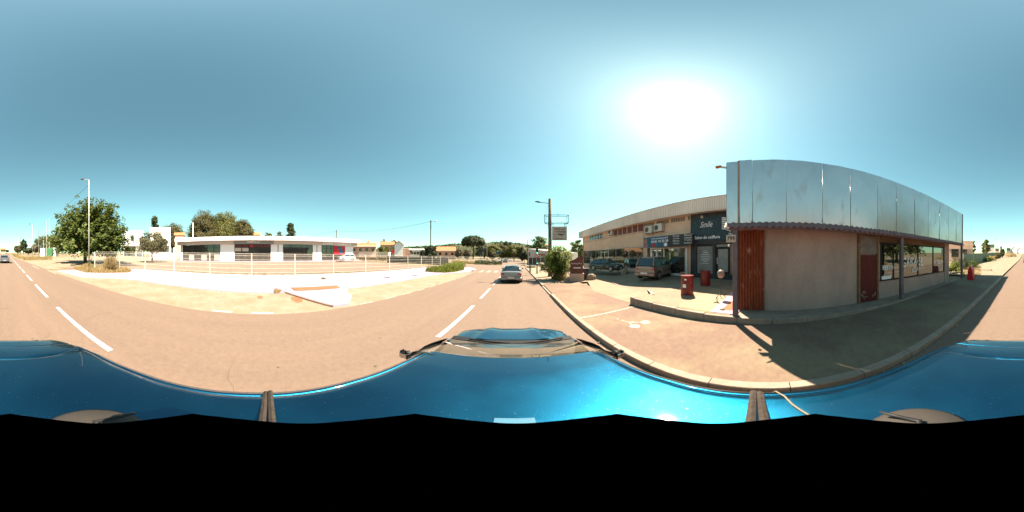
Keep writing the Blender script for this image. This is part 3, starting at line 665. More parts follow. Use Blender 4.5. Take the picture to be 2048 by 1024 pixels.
# salon
sa, sb = SAL, rs(1462)
B().box(-.06, .25, sb-3.5, sa, 2.75, 5.25).box(-.06, .25, rs(1394), sa, -.1, 2.75).box(-.06, .25, sb-3.5, rs(1394), -.1, .42).box(-.05, .25, rs(1430)-.06, rs(1427)+.06, .42, 2.75).build('salon_front', 'anthracite', r)
f = B().box(0, .04, rs(1428), rs(1394), .42, 2.75); fo = f.build('shutter', 'dark', r)
for k in range(26): B().bbox(-.03, 0, rs(1427), rs(1395), .45+k*.082, .515+k*.082, .01).build('shutter_slat', 'shutter', fo, local=True)
b = B()
for k, wd_ in enumerate((.45, .6, .95, 1.0, .9, .95, .5, .85)):
    cy_ = (rs(1427)+rs(1395))/2; b.box(-.036, -.031, cy_-wd_/2*.8, cy_+wd_/2*.8, 2.2-k*.14, 2.235-k*.14)
b.build('printed_lines', 'white', fo, local=True)
a, c = rs(1433), rs(1459)
f = B().box(-.02, .05, c, c+.12, .42, 2.5).box(-.02, .05, a-.12, a, .42, 2.5).box(-.018, .048, c, a, 2.35, 2.5).box(-.018, .048, c, a, .42, .62); fo = f.build('door', 'dark', r)
B().box(.01, .02, c+.12, a-.12, .62, 2.35).build('pane', 'shutter', fo, local=True); B().box(-.05, -.02, a-.10, a-.05, 1.2, 1.7).build('handle', 'steel', fo, local=True)
B().box(-.03, .03, c, a, 2.53, 2.66).build('door_header', 'shutter', r)
B().box(-.16, -.06, rs(1404, -.1)-.1, rs(1404, -.1)+.1, 4.85, 5.05).build('wall_light', 'sign_beige', r)
rd = Vector((math.sin(TH), -math.cos(TH), 0)); loc_d = (0, -1, 0)
def rsign(name, label, px0, px1, z0, z1, mat, off=-.12, th=.06):
    s0, s1 = rs(px0, off), rs(px1, off); t = thing(name, label, 'sign', (OX, OY, RZ), TH)
    B().box(off, off+th, s1, s0, z0, z1).build('board', mat, t); return t, s0, s1, off-.004
t, s0, s1, o_ = rsign('salon_sign', 'dark teal hair salon sign with white script and zebra stripes', 1384, 1470, 3.05, 4.82, 'sign_teal')
text('Smile', 'lettering', 'white', t, (o_, s0-.75, 4.08), loc_d, 1.05, .46, shear=.4, local=True)
text('Salon de coiffure', 'lettering', 'white', t, (o_, s0-.25, 3.16), loc_d, 2.15, .25, local=True, bold=.02)
text('Mixte', 'lettering', 'white', t, (o_, s0-3.1, 3.35), loc_d, .45, .2, local=True)
b = B()
for k in range(7):
    z = 3.85+k*.14; y = s0-2.55; sl_ = -.16; q = [(0, 0), (.35, -.05), (.62, -.17), (.80, -.20), (.62, -.11), (.3, .04), (0, .075)]
    b.add([(o_, y-u*.95, z+v*1.1) for u, v in q], [tuple(range(7))])
b.build('zebra_stripes', 'white', t, local=True)
for k in range(6):
    yq = s0-.2-k*.42; b = B(); b.tube([(o_-.002, yq+.18*math.cos(a_), 4.3+.25*math.sin(a_)+.1*(k % 2)) for a_ in np.linspace(.5+k, 4+k, 9)], .012, 4); b.build('curl', 'wood', t, local=True)
t, s0, s1, o_ = rsign('shop_banner', 'blue and charcoal banner with white phone number above the second shop door', 1287, 1379, 2.61, 3.58, 'blue_print', off=-.75, th=.05)
L_ = s0-s1
B().box(o_-.002, o_+.002, s1, s0-L_*.56, 2.61, 3.58).build('charcoal_half', 'dark_print', t)
B().box(-.7, .0, s1, s0, 3.58, 3.63).box(-.72, -.68, s0-.06, s0, 3.63, 4.2).build('awning_box', 'wall_beige', t)
text('www.avotreaccueil.fr', 'lettering', 'white', t, (o_-.002, s0-1.05, 3.33), loc_d, 2.0, .17, local=True)
text('09 81 19 72 29', 'lettering', 'white', t, (o_-.002, s0-1.05, 3.0), loc_d, 2.0, .24, local=True, bold=.02)
for k, (u, v) in enumerate((('Forum', 'Photos'), ('Cardio', 'Conseils'), ('Muscu', 'Training'), ('Cours', 'Loisirs'))):
    text(u, 'lettering', 'white', t, (o_-.005, s0-3.55, 3.40-k*.2), loc_d, .62, .13, local=True); text(v, 'lettering', 'white', t, (o_-.005, s0-4.65, 3.40-k*.2), loc_d, .72, .13, local=True)
def blob(px, z, rx, rz_, mat, nm):
    b = B(); b.add([(o_-.006, s0-px+rx*math.cos(q*.52), z+rz_*math.sin(q*.52)*(1+.15*math.sin(q*2))) for q in range(12)], [tuple(range(12))]); b.build(nm, mat, t, local=True)
blob(.32, 3.14, .22, .38, 'skin_print', 'portrait_print'); blob(.35, 2.76, .28, .13, 'pink_print', 'flower_print'); blob(1.35, 2.79, .22, .15, 'red_flat', 'red_print'); blob(1.7, 2.79, .2, .15, 'sky_print', 'emblem'); blob(2.75, 2.8, .2, .16, 'white', 'emblem')
def aircon(label, px, py, w_, h_, off=-.45):
    s, z = row(px, py, off); t = thing('air_conditioner', label, 'air conditioner', (OX, OY, RZ), TH, group='air conditioners on the shop row wall')
    B().bbox(off, off+.32, s-w_/2, s+w_/2, z-h_/2, z+h_/2, .015).build('casing', 'white_metal', t)
    b = B(); n = 20; vs = [(off-.006, s+w_*.18+h_*.36*math.cos(k*.314), z+h_*.36*math.sin(k*.314)) for k in range(n)]; b.add(vs, [tuple(range(n))]); b.build('fan_grille', 'dark_steel', t)
    b = B()
    for rr in (.12, .22, .32): b.tube([(off-.012, s+w_*.18+h_*rr*math.cos(k*.314), z+h_*rr*math.sin(k*.314)) for k in range(21)], .006, 4)
    b.build('fan_guard', 'steel', t, kind='stuff'); [B().box(off, 0, q_-.02, q_+.02, z-h_/2-.06, z-h_/2).build('bracket', 'dark_red', t) for q_ in (s-w_/2+.1, s+w_/2-.1)]
aircon('small air conditioner high on the wall beside the red windows', 1220, 464, .95, .75, -.35)
aircon('air conditioner left of the pair above the blue banner', 1296, 459, .95, .72)
aircon('air conditioner right of the pair above the blue banner', 1315, 455, .95, .72)

# ------------------------------------------------------------------ cars
def make_car(label, x, y, z, heading, L, W, Ht, belt, yr0, yr1, yf1, yf0, hood, paint, cat='car', group=None, kind='parked_car', plate=True, detail=True, tail=None):
    """heading: direction of the nose, degrees clockwise from +Y; local +Y is forward"""
    t = thing(kind, label, cat, (x, y, z), -R(heading), group=group, local=True)
    hw = W/2; tail = tail or belt
    st = [(-L/2, .42, belt*.62, .80), (-L/2+.04, .30, tail*.93, .92), (-L/2+.22, .22, tail*.985, .985), (-L/2+.55, .20, belt, 1.), (-.3, .20, belt*.99, 1.), (yf0-.15, .20, belt*.97, 1.), (yf0+.1, .20, hood+.06, .99), (L/2-.45, .2, hood, .97), (L/2-.14, .22, hood*.90, .90), (L/2-.02, .30, hood*.74, .78), (L/2, .36, hood*.62, .66)]
    rings = []
    for yy, zb, zt, k in st:
        w_ = hw*k; m = zb+(zt-zb)*.45
        rings.append([(-w_*.9, yy, zb), (-w_, yy, zb+.10), (-w_*1.0, yy, m), (-w_*.985, yy, zt-.12), (-w_*.93, yy, zt-.03), (-w_*.80, yy, zt), (-w_*.4, yy, zt+.018), (w_*.4, yy, zt+.018), (w_*.80, yy, zt), (w_*.93, yy, zt-.03), (w_*.985, yy, zt-.12), (w_*1.0, yy, m), (w_, yy, zb+.10), (w_*.9, yy, zb)])
    body = B().loft(rings).build('body', paint, t, smooth=True)
    bm_ = body.modifiers.new('edge', 'EDGE_SPLIT'); bm_.split_angle = R(38)
    bw, rw = hw*.90, hw*.70; zr = Ht-.05
    base = [(yr0, bw*.93), (yr0+(yr1-yr0)*.4, bw), (yf1, bw), (yf0, bw*.90)]
    P = lambda yb, zt_, ww: (ww, yb, zt_)
    # glass surfaces
    def q4(a, b_, c, d, nm, mt='car_glass'): B().quad(a, b_, c, d).build(nm, mt, t)
    q4((-bw*.88, yr0, tail), (bw*.88, yr0, tail), (rw*.93, yr1, zr), (-rw*.93, yr1, zr), 'rear_window')
    q4((bw*.90, yf0, belt*.97), (-bw*.90, yf0, belt*.97), (-rw*.95, yf1, zr), (rw*.95, yf1, zr), 'windscreen')
    for s in (-1, 1):
        B().quad((s*bw*.98, yr0+.12, belt), (s*bw*.98, yf0-.05, belt*.97), (s*rw, yf1-.03, zr), (s*rw, yr1+.05, zr)).build('side_window', 'car_glass', t)
        b = B()
        b.tube([(s*bw*.92, yr0-.01, tail-.02), (s*rw*.97, yr1, zr)], [.07, .05], 6); b.tube([(s*bw*.92, yf0+.02, belt*.96), (s*rw*.98, yf1, zr)], [.05, .04], 6)
        ym = (yf1+yr1)/2-.0; b.tube([(s*bw*.99, ym+.1, belt), (s*rw*1.01, ym, zr)], .035, 6)
        b.tube([(s*rw*.98, yr1, zr), (s*rw*1.0, ym, zr+.01), (s*rw*.98, yf1, zr)], .045, 6); b.build('pillar', paint, t, smooth=True)
        b = B(); b.bbox(s*(hw+.10)-.09, s*(hw+.10)+.09, yf0-.38, yf0-.26, belt-.02, belt+.12, .03); b.build('mirror', paint if detail else 'dark', t)
        if detail: B().box(min(s*hw*.99, s*(hw*1.0+.012)), max(s*hw*.99, s*(hw*1.0+.012)), ym-.02, ym-.008, .32, belt-.1).box(min(s*hw*.99, s*(hw*1.0+.014)), max(s*hw*.99, s*(hw*1.0+.014)), ym-.3, ym-.14, belt*.80, belt*.80+.03).build('door_gap', 'dark', t)
    rr = []
    for i, (yy, k, dz) in enumerate([(yr1-.03, .95, -.02), (yr1+.12, 1., .02), ((yr1+yf1)/2, 1., .05), (yf1-.15, 1., .03), (yf1+.02, .96, -.01)]):
        rr.append([(-rw*k, yy, zr+dz-.02), (-rw*k*.6, yy, zr+dz+.012), (0, yy, zr+dz+.02), (rw*k*.6, yy, zr+dz+.012), (rw*k, yy, zr+dz-.02), (rw*k, yy, zr-.05), (-rw*k, yy, zr-.05)])
    B().loft(rr).build('roof', paint, t, smooth=True)
    wr = .31
    for s in (-1, 1):
        for yy in (-L/2+L*.19, L/2-L*.20):
            xo = s*(hw+.006); xi = s*(hw-.20); b = B(); b.tube([(xi, yy, wr), (xo-s*.02, yy, wr), (xo, yy, wr)], [wr, wr, wr*.93], 20); tw = b.build('wheel', 'rubber', t, smooth=False)
            b = B(); b.tube([(xo+s*.002, yy, wr), (xo+s*.010, yy, wr)], [wr*.64, wr*.60], 14); b.build('rim', 'steel', tw, local=True)
            b = B()
            for k in range(5): a_ = k*1.2566; b.tube([(xo+s*.013, yy+.07*math.cos(a_+.6), wr+.07*math.sin(a_+.6)), (xo+s*.013, yy+.15*math.cos(a_+.6), wr+.15*math.sin(a_+.6))], .025, 5)
            b.build('rim_gap', 'dark', tw, local=True)
            b = B(); n = 14; b.loft([[(s*(hw*1.0+.004)*1.0, yy+q*math.cos(a_), wr+q*math.sin(a_)) for a_ in np.linspace(-.15, math.pi+.15, n)] for q in (wr+.055, wr-.02)], cap=False, closed=False); b.build('wheel_arch', 'dark', t)
    for s in (-1, 1):
        x0, x1 = sorted((s*hw*.60, s*hw*.93)); B().bbox(x0, x1, -L/2+.0, -L/2+.20, tail*.70, tail*.86, .03).build('tail_light', 'light_red', t)
        x0, x1 = sorted((s*hw*.50, s*hw*.86)); B().bbox(x0, x1, L/2-.26, L/2-.05, hood*.68, hood*.86, .03).build('headlight', 'light_clear', t)
    B().bbox(-hw*.95, hw*.95, -L/2-.05, -L/2+.12, .30, .52, .04).build('rear_bumper', paint, t); B().bbox(-hw*.9, hw*.9, L/2-.14, L/2+.03, .24, .48, .04).build('front_bumper', paint, t)
    B().box(-hw*.55, hw*.55, L/2-.02, L/2+.036, .36, .46).box(-hw*.35, hw*.35, L/2-.04, L/2+.012, hood*.62, hood*.74).build('grille', 'dark', t)
    B().box(-hw*.84, hw*.84, -L/2-.012, -L/2+.05, .535, .555).box(-.42, .42, -L/2-.056, -L/2-.04, .28, .36).build('hatch_gap', 'dark', t, kind='stuff')
    B().box(-.26, .26, -L/2-.058, -L/2-.045, tail*.44, tail*.44+.11).build('number_plate', 'plate', t)
    B().box(-.26, .26, L/2+.037, L/2+.045, .37, .47).build('number_plate', 'plate', t)
    return t
gz = lambda x, y: hz(x, y)+.005
# silver hatchback ahead
sx, sy = at(1024.5, 13.4)
c = make_car('silver hatchback driving ahead in the near lane, seen from behind', .02, 15.3, gz(0, 15.3), 2.5, 4.25, 1.80, 1.42, .98, -1.75, -1.15, .30, 1.15, .90, 'silver_paint', tail=1.0, kind='silver_hatchback')
make_car('champagne people carrier parked on the forecourt with its back to the road', 10.2, 8.4, .375, 75, 3.9, 1.68, 1.66, 1.02, -1.84, -1.60, .55, 1.35, 1.0, 'champagne_paint', 'van', kind='people_carrier', tail=1.04)
make_car('dark green hatchback parked before the glass shop front', 10.45, 16.1, .37, 158, 4.0, 1.68, 1.40, .92, -1.75, -1.05, .30, 1.05, .86, 'green_paint')
make_car('small white estate car parked beyond the mesh fence by the bank', *[(-32.2, 20.0, 1.0)][0], 190, 3.9, 1.66, 1.50, .98, -1.80, -1.60, .35, 1.25, .95, 'white_paint')
x_, y_ = at(6, 31); make_car('silver car following behind in the opposite lane', x_-.2, y_, gz(x_, y_), 178, 4.2, 1.75, 1.42, .95, -1.75, -1.2, .3, 1.2, .9, 'grey_paint', group=None)
x_, y_ = at(998, 72); make_car('pale van coming from the roundabout', x_, y_, gz(x_, y_), 176, 4.4, 1.8, 1.9, 1.1, -2.1, -2.0, .9, 1.6, 1.05, 'white_paint', 'van', detail=False)
x_, y_ = at(1011, 68); make_car('dark grey car driving away towards the roundabout', x_, y_, gz(x_, y_), 2, 4.1, 1.75, 1.45, .95, -1.75, -1.2, .3, 1.2, .9, 'grey_paint', detail=False)
x_, y_ = at(1021, 92); make_car('small white car farthest down the road', x_, y_, gz(x_, y_), 185, 4.1, 1.75, 1.45, .95, -1.75, -1.2, .3, 1.2, .9, 'white_paint', detail=False)

# ------------------------------------------------------------------ the blue car below the lens
bc = thing('blue_car', 'glossy metallic blue hatchback under the lens with straps over its roof', 'car', (0, 0, 0))
def prof(tab, v):
    return lerp_tab(tab)(v)
ROOFW = [(-1.26, .30), (-1.22, .42), (-1.15, .50), (-1.0, .565), (-.85, .60), (-.5, .625), (0, .632), (.4, .622), (.8, .595), (.95, .58)]
ROOFZ = [(-1.26, 1.385), (-1.20, 1.412), (-1.0, 1.432), (-.6, 1.452), (-.1, 1.462), (.4, 1.455), (.75, 1.435), (.95, 1.412)]
def roofz(x, y):
    w_ = prof(ROOFW, y); u = abs(x)/w_; return prof(ROOFZ, y)-.030*u**2-.030*max(0, (u-.86)/.14)**2
def groove(x, y):
    w_ = prof(ROOFW, y); d = 0
    a = abs(abs(x)-(w_-.052))
    if y > -1.0: d = max(d, 1-a/.0075)
    if abs(x) < w_-.05: d = max(d, 1-abs(y+.90+.03*(x/.5)**2)/.005, 1-abs(y+1.08-.0*x)/.005)
    return .016*max(0, d)
def roof_grid():
    ys = sorted(set([round(v, 4) for v in list(np.arange(-1.26, .951, .03))+[.95]+[-.90+q for q in (-.010, -.005, 0, .005, .010)]+[-1.08+q for q in (-.009, -.005, 0, .005, .009)]]))
    us = [0, .15, .3, .45, .6, .72, .8, .85]
    vs = []; row_ = []
    for y in ys:
        w_ = prof(ROOFW, y); e = w_-.052
        xs = [e*u/.9 for u in (0, .12, .25, .38, .5, .62, .74, .84)]+[e-.012, e-.005, e, e+.005, e+.012, w_-.025, w_-.012, w_-.004, w_]
        xs = sorted(xs); full = [-v for v in reversed(xs[1:])]+xs
        row_.append(len(full)); vs += [(x, y, roofz(x, y)-groove(x, y)) for x in full]
    n = row_[0]; fs = [(j*n+i, j*n+i+1, (j+1)*n+i+1, (j+1)*n+i) for j in range(len(ys)-1) for i in range(n-1)]
    return vs, fs
v_, f_ = roof_grid(); b = B(); b.v = v_; b.f = f_; b.build('roof', 'blue_paint', bc, smooth=True)
for s in (-1, 1):                          # body side below the roof edge
    rings = []
    for y in np.linspace(-1.15, .95, 22):
        w_ = prof(ROOFW, y); z = roofz(w_, y)
        rings.append([(s*w_, y, z), (s*(w_+.018), y, z-.02), (s*(w_+.03), y, z-.05)])
    B().loft(rings, cap=False, closed=False).build('roof_rail', 'blue_paint', bc, smooth=True)
    rings = []
    for y in np.linspace(-1.15, .95, 12): w_ = prof(ROOFW, y); z = roofz(w_, y); rings.append([(s*(w_+.03), y, z-.05), (s*.81, y, .98)])
    B().loft(rings, cap=False, closed=False).build('side_window', 'car_glass', bc, smooth=True)
    for y in (-.35,): B().tube([(s*.645, y, 1.33), (s*.80, y, .98)], .016, 6).build('door_pillar', 'dark', bc)
    # mirror
    b = B(); b.bbox(s*.94-.065, s*.94+.065, 1.19, 1.26, .985, 1.09, .03); mi = b.build('mirror', 'dark', bc); B().box(s*.94-.04, s*.94+.04, 1.183, 1.189, 1.01, 1.065).build('mirror_glass', 'chrome', mi)
    rings = []
    for t_ in np.linspace(0, 1, 8): rings.append([(s*(.58+.17*t_**.8), .90+.93*t_, 1.40-.39*t_**1.15), (s*(.635+.155*t_**.8), .90+.93*t_, 1.365-.40*t_**1.1), (s*(.66+.15*t_), .88+.9*t_, 1.30-.36*t_)])
    B().loft(rings, cap=False, closed=False).build('windscreen_pillar', 'blue_paint', bc, smooth=True)
# windscreen, dashboard, cowl, bonnet
rings = []
for t_ in np.linspace(0, 1, 12):
    w0 = .585+.16*t_; zz = 1.408-.40*t_**1.12; rings.append([(x*w0, .93+.92*t_-.10*(x*x)*(.5+.5*t_), zz-.012*x*x) for x in np.linspace(-1, 1, 15)])
B().loft(rings, cap=False, closed=False).build('windscreen', 'windscreen', bc, smooth=True)
b = B(); rings = []
for t_ in np.linspace(0, 1, 8): rings.append([(x*.72, 1.02+.84*t_, .90+.085*t_+.03*math.sin(t_*3.1)+.045*(x > .25)*math.sin(min(1, (x-.25)/.5)*3.1)*(t_ < .6)) for x in np.linspace(-1, 1, 21)])
b.loft(rings, cap=False, closed=False).build('dashboard', 'dash', bc, smooth=True)
B().bbox(-.62, -.12, .5, .95, .5, 1.12, .08).bbox(.12, .62, .5, .95, .5, 1.12, .08).build('seat', 'seat', bc)
B().box(-.78, .78, -1.1, 1.8, .35, .45).build('cabin_floor', 'seat', bc)
B().bbox(-.74, .74, 1.875, 1.985, .90, .985, .01).build('cowl', 'dark', bc)
for s in (-1, 1): B().tube([(.62*s*.9+.05, 1.90, 1.005), (.10*s+.05, 1.82, 1.022), (-.35*s*.2+.05, 1.80, 1.025)], .010, 6).build('wiper', 'dark', bc)
rings = []
hz_ = lambda x, y: .995-.055*(y-1.92)-.16*max(0, (y-2.25)/.45)**2-.02*x*x+.018*math.exp(-((abs(x)-.42+.22*(y-1.9))/.07)**2)
for y in (1.965, 1.97, 1.99, 2.05, 2.15, 2.25, 2.35, 2.45, 2.53, 2.60, 2.66, 2.70):
    w_ = .74-.10*(y-1.93)-.42*max(0, (y-2.2)/.5)**2.2; rings.append([(u*w_, y-.10*(u*u)*(1 if y < 1.99 else .4), hz_(u*w_, y)-.03*abs(u)**6) for u in np.linspace(-1, 1, 33)])
B().loft(rings, cap=False, closed=False).build('bonnet', 'blue_paint', bc, smooth=True)
rings = []
for y, w_, zb, zt in ((-1.42, .70, .45, .95), (-1.36, .80, .32, 1.02), (-1.1, .84, .25, .99), (0, .86, .22, .98), (1.1, .86, .22, .96), (1.9, .84, .22, .93), (2.3, .78, .25, .86), (2.6, .66, .3, .74), (2.72, .5, .4, .62)):
    rings.append([(-w_*.92, y, zb), (-w_, y, zb+.15), (-w_, y, zt-.2), (-w_*.95, y, zt), (-w_*.8, y, zt), (w_*.8, y, zt), (w_*.95, y, zt), (w_, y, zt-.2), (w_, y, zb+.15), (w_*.92, y, zb)])
n_ = len(rings[0]); b = B(); vs = [p for r_ in rings for p in r_]; fs = [(i*n_+k, i*n_+(k+1) % n_, (i+1)*n_+(k+1) % n_, (i+1)*n_+k) for i in range(len(rings)-1) for k in range(n_) if not (k in (3, 4, 5) and (1 <= i <= 4))]
fs += [tuple(range(n_-1, -1, -1)), tuple(range((len(rings)-1)*n_, len(rings)*n_))]; b.add(vs, fs); b.build('body', 'blue_paint', bc)
b = B(); b.loft([[(x*.30, -1.25, 1.375) for x in (-1, 0, 1)], [(x*.62, -1.41, .98) for x in (-1, 0, 1)]], cap=False, closed=False); b.build('rear_window', 'car_glass', bc)
for s in (-1, 1):
    B().loft([[(s*.30, -1.235, 1.365), (s*.50, -1.08, 1.345)], [(s*.62, -1.40, .96), (s*.76, -1.12, .98)]], cap=False, closed=False).build('rear_pillar', 'blue_paint', bc)
    B().bbox(s*.68-.10, s*.68+.10, -1.46, -1.36, .72, .92, .02).build('tail_light', 'light_red', bc)
    B().bbox(s*.60-.13, s*.60+.10, 2.42, 2.60, .64, .74, .02).build('headlight', 'light_clear', bc)
    for y in (-.95, 1.75):
        b = B(); b.tube([(s*.70, y, .31), (s*.868, y, .31), (s*.88, y, .31)], [.31, .31, .28], 22); tw = b.build('wheel', 'rubber', bc); B().tube([(s*.882, y, .31), (s*.89, y, .31)], [.2, .18], 14).build('rim', 'steel', tw)
# camera rig on the roof: suction feet, mast, added black body filling the blank nadir
rg = thing('camera_rig', 'camera rig with added black five sided body filling the blank nadir, on three suction feet on the blue roof', 'camera rig', (0, 0, 1.46))
def penta(z, rc, edge=.872, n=9):
    pts = []
    for k in range(5):
        cs = (20, 385, 830, 1235, 1630, 2068); a0 = az(cs[k]); a1 = az(cs[k+1])
        for i in range(n):
            t_ = i/n; a_ = a0+(a1-a0)*t_; rr = rc*(edge+(1-edge)*abs(2*t_-1)**1.35); pts.append((rr*math.sin(a_), rr*math.cos(a_), z))
    return pts
ztop = H-.225; rc = .225*.690
B().loft([penta(ztop-.26, rc*.97), penta(ztop-.24, rc), penta(ztop, rc)][::-1]).build('nadir_filler', 'black', rg)
B().cyl(0, 0, 1.46, ztop-.25, .05).build('mast', 'black', rg)
def foot(px, d, lab, lev):
    x, y = at(px, d); z = roofz(x, y); t = thing('suction_cup', lab, 'suction cup', (x, y, z), group='suction feet of the camera rig')
    b = B(); b.lathe([(.118, z+.001), (.120, z+.008), (.108, z+.016), (.06, z+.034), (.01, z+.036)], x, y, 28); b.build('pad', 'plastic_grey', t, smooth=True)
    v = Vector((x, y, 0)).normalized(); sd = Vector((v.y, -v.x, 0))*lev
    p = Vector((x, y, z+.035))-v*.02; B().tube([p, p+v*.045+Vector((0, 0, .012)), p+v*.06+sd*.045+Vector((0, 0, .015)), p+v*.075+sd*.10+Vector((0, 0, .02))], [.012, .009, .007, .005], 8).build('lever', 'dark', t, smooth=True)
    q = p-v*.035; c_, s_ = v.x, v.y; bb = B(); bb.box(q.x-.035, q.x+.035, q.y-.045, q.y+.045, z+.036, z+.041, rot=math.atan2(v.y, v.x)); bb.build('label_plate', 'white', t)
    for k in (-1, 1): B().lathe([(.016, z+.03), (.016, z+.04), (.005, z+.043)], (q+sd*.085*k/abs(lev)).x, (q+sd*.085*k/abs(lev)).y, 10).build('knob', 'sky_print', t)
    b = B(); b.tube([(x, y, z+.04), (x*.3, y*.3, 1.62)], .012, 6); b.build('strut', 'black', t)
foot(1838, .350, 'grey suction foot at the right rear of the roof with black lever', -1)
foot(192, .345, 'grey suction foot at the left rear of the roof', 1)
foot(1041, .262, 'suction foot at the front middle of the roof with thin black lever', .3)
def strap(label, px, width, lean):
    a = az(px); s = 1 if math.sin(a) > 0 else -1; t = thing('webbing_strap', label, 'strap', (s*.4, 0, 1.45), group='straps holding the camera rig')
    for k, (o1, o2, dz) in enumerate(((-width*.30, -width*.62, 0), (width*.28, width*.42, .006))):
        b = B(); rings = []
        for t_ in np.linspace(0, 1, 14):
            x = s*(.10+.545*t_); yb = x/math.tan(a)*1.0; hwid = width*(.30+.0*t_)
            y0 = yb+(o2*(1-t_)+o1*t_)*1.0; z = roofz(min(abs(x), .625), max(-.9, min(.9, y0)))+.006+dz+(.11*(1-t_)**2.2)
            if abs(x) > .625: z -= .02
            rings.append([(x, y0-hwid, z), (x, y0, z+.006), (x, y0+hwid, z), (x, y0+hwid, z-.004), (x, y0-hwid, z-.004)])
        x = s*.668; yb = s*.63/math.tan(a)+o1; rings.append([(x, yb-width*.3, 1.33), (x, yb, 1.335), (x, yb+width*.3, 1.33), (x-s*.005, yb+width*.3, 1.33), (x-s*.005, yb-width*.3, 1.33)])
        b.loft(rings); b.build('band', 'strap', t, smooth=False)
strap('brown webbing strap crossing the left edge of the blue roof', 536, .030, 1)
strap('wide brown webbing strap crossing the right edge of the blue roof', 1513, .042, -1)
cb = B().tube([(.20, -.135, 1.50), (.33, -.125, roofz(.33, -.12)+.008), (.42, -.11, roofz(.42, -.1)+.006), (.50, -.075, roofz(.5, -.1)+.006), (.56, -.058, roofz(.56, -.1)+.006), (.625, -.03, roofz(.62, 0)+.006), (.66, .0, 1.34)], .0045, 8).build('cable', 'cable', smooth=True)
tag(cb, 'thin beige cable lying over the right edge of the blue roof beside the strap', 'cable'); set_origin(cb, (.5, -.07, 1.44))
lb = B().box(-.045, .058, .37, .416, roofz(0, .40)+.001, roofz(0, .40)+.003).build('sticker', 'sky_print'); tag(lb, 'pale blue rectangular sticker on the roof under the front suction foot', 'sticker'); set_origin(lb, (0, .37, 1.45))

# ------------------------------------------------------------------ things on the near side ahead
def gnd(x, y): return hz(x, y)
x_, y_ = 5.35, 12.75
t = thing('totem_sign', 'red brown totem sign with rounded shoulder on a pale block beside the bush', 'sign', (x_, y_, gnd(x_, y_)+.1), 0, local=False)
z = t.location.z; dX = Vector((1, -.38, 0)).normalized(); nY = Vector((dX.y, -dX.x, 0))     # faces the road user
def tq(u, v): return (x_+dX.x*u-nY.x*v, y_+dX.y*u-nY.y*v)
def tbox(b, u0, u1, v0, v1, z0, z1): b.prism([tq(u0, v0), tq(u1, v0), tq(u1, v1), tq(u0, v1)], z0, z1); return b
tbox(B(), -.62, .60, -.22, .22, z-.15, z+.66).build('base', 'wall_pink', t)
pr = [(-.56, .66), (.52, .66), (.52, 2.12), (.22, 2.10), (.02, 2.0), (-.18, 1.86), (-.40, 1.78), (-.56, 1.76)]
b = B(); n = len(pr); vs = [(*tq(u, -.10), z+v) for u, v in pr]+[(*tq(u, .10), z+v) for u, v in pr]
b.add(vs, [tuple(range(n)), tuple(range(2*n-1, n-1, -1))]+[((i+1) % n, i, n+i, n+(i+1) % n) for i in range(n)]); b.build('panel', 'red_brown', t)
o = tq(-.47, -.0); face = Vector((*tq(-.45, 0), z+1.42))+nY*.112
text('Parking Plus', 'lettering', 'white', t, face, dX, .86, .15)
tbox(B(), -.30, .30, -.115, -.105, z+1.12, z+1.20).build('arrow_bar', 'white', t) if 0 else None
b = B(); f = Vector((*tq(-.28, 0), 0))+nY*.112
b.prism([(f.x, f.y), (f.x+dX.x*.62, f.y+dX.y*.62), (f.x+dX.x*.62+nY.x*.01, f.y+dX.y*.62+nY.y*.01), (f.x+nY.x*.01, f.y+nY.y*.01)], z+1.10, z+1.18); b.build('arrow', 'white', t)
f2 = Vector((*tq(-.45, 0), 0))+nY*.112; b = B(); b.prism([(f2.x, f2.y), (f2.x+dX.x*.9, f2.y+dX.y*.9), (f2.x+dX.x*.9+nY.x*.01, f2.y+dX.y*.9+nY.y*.01), (f2.x+nY.x*.01, f2.y+nY.y*.01)], z+.96, z+.98); b.build('line', 'dark_red', t)
x_, y_ = 6.35, 13.3; t = thing('wheelie_bin', 'dark wheelie bin with pale lid between the totem and the boulder', 'bin', (x_, y_, gnd(x_, y_)+.12)); z = t.location.z
b = B(); b.loft([[(x_-q, y_-q, zz), (x_+q, y_-q, zz), (x_+q, y_+q, zz), (x_-q, y_+q, zz)] for q, zz in ((.22, z+.05), (.30, z+.95))]); b.build('bin_body', 'dark_steel', t)
b = B(); b.bbox(x_-.34, x_+.34, y_-.36, y_+.33, z+.96, z+1.04, .03); b.build('lid', 'plastic_grey', t); [B().tube([(x_+q_-.03, y_-.25, z+.1), (x_+q_+.03, y_-.25, z+.1)], .1, 12).build('wheel', 'rubber', t) for q_ in (-.22, .22)]
def rock(label, x, y, sx, sy, sz, seed=0):
    rr = random.Random(seed); z = max(hp(x, y) if x > 5 else hz(x, y)+.1, 0) if y < 40 and x > 2 else hz(x, y); rings = []
    for k in range(7):
        ph = -.25+k/6*1.25; zz = z+sz*math.sin(max(0, ph)*1.571)-(.1 if k == 0 else 0); q = math.cos(max(0, ph)*1.5)**.45
        rings.append([(x+sx*q*math.cos(a)*(1+rr.uniform(-.13, .13)), y+sy*q*math.sin(a)*(1+rr.uniform(-.13, .13)), zz+rr.uniform(-.03, .03)*(k > 0)) for a in np.linspace(0, 6.283, 10)[:-1]])
    o = B().loft(rings).build('boulder', 'stone'); tag(o, label, 'boulder', 'boulders along the forecourt'); set_origin(o, (x, y, z)); return o
rock('pale boulder in the sun beside the totem base', 6.75, 12.75, .44, .30, .50, 3)
rock('squared grey boulder in the shade between green car and people carrier', 10.9, 13.2, .42, .36, .62, 8)
rock('small stone at the foot of the bush left of the totem', 4.55, 12.9, .25, .2, .28, 5)
rock('flat brown boulder far behind the bollards', 6.6, 37, .9, .6, .55, 6)
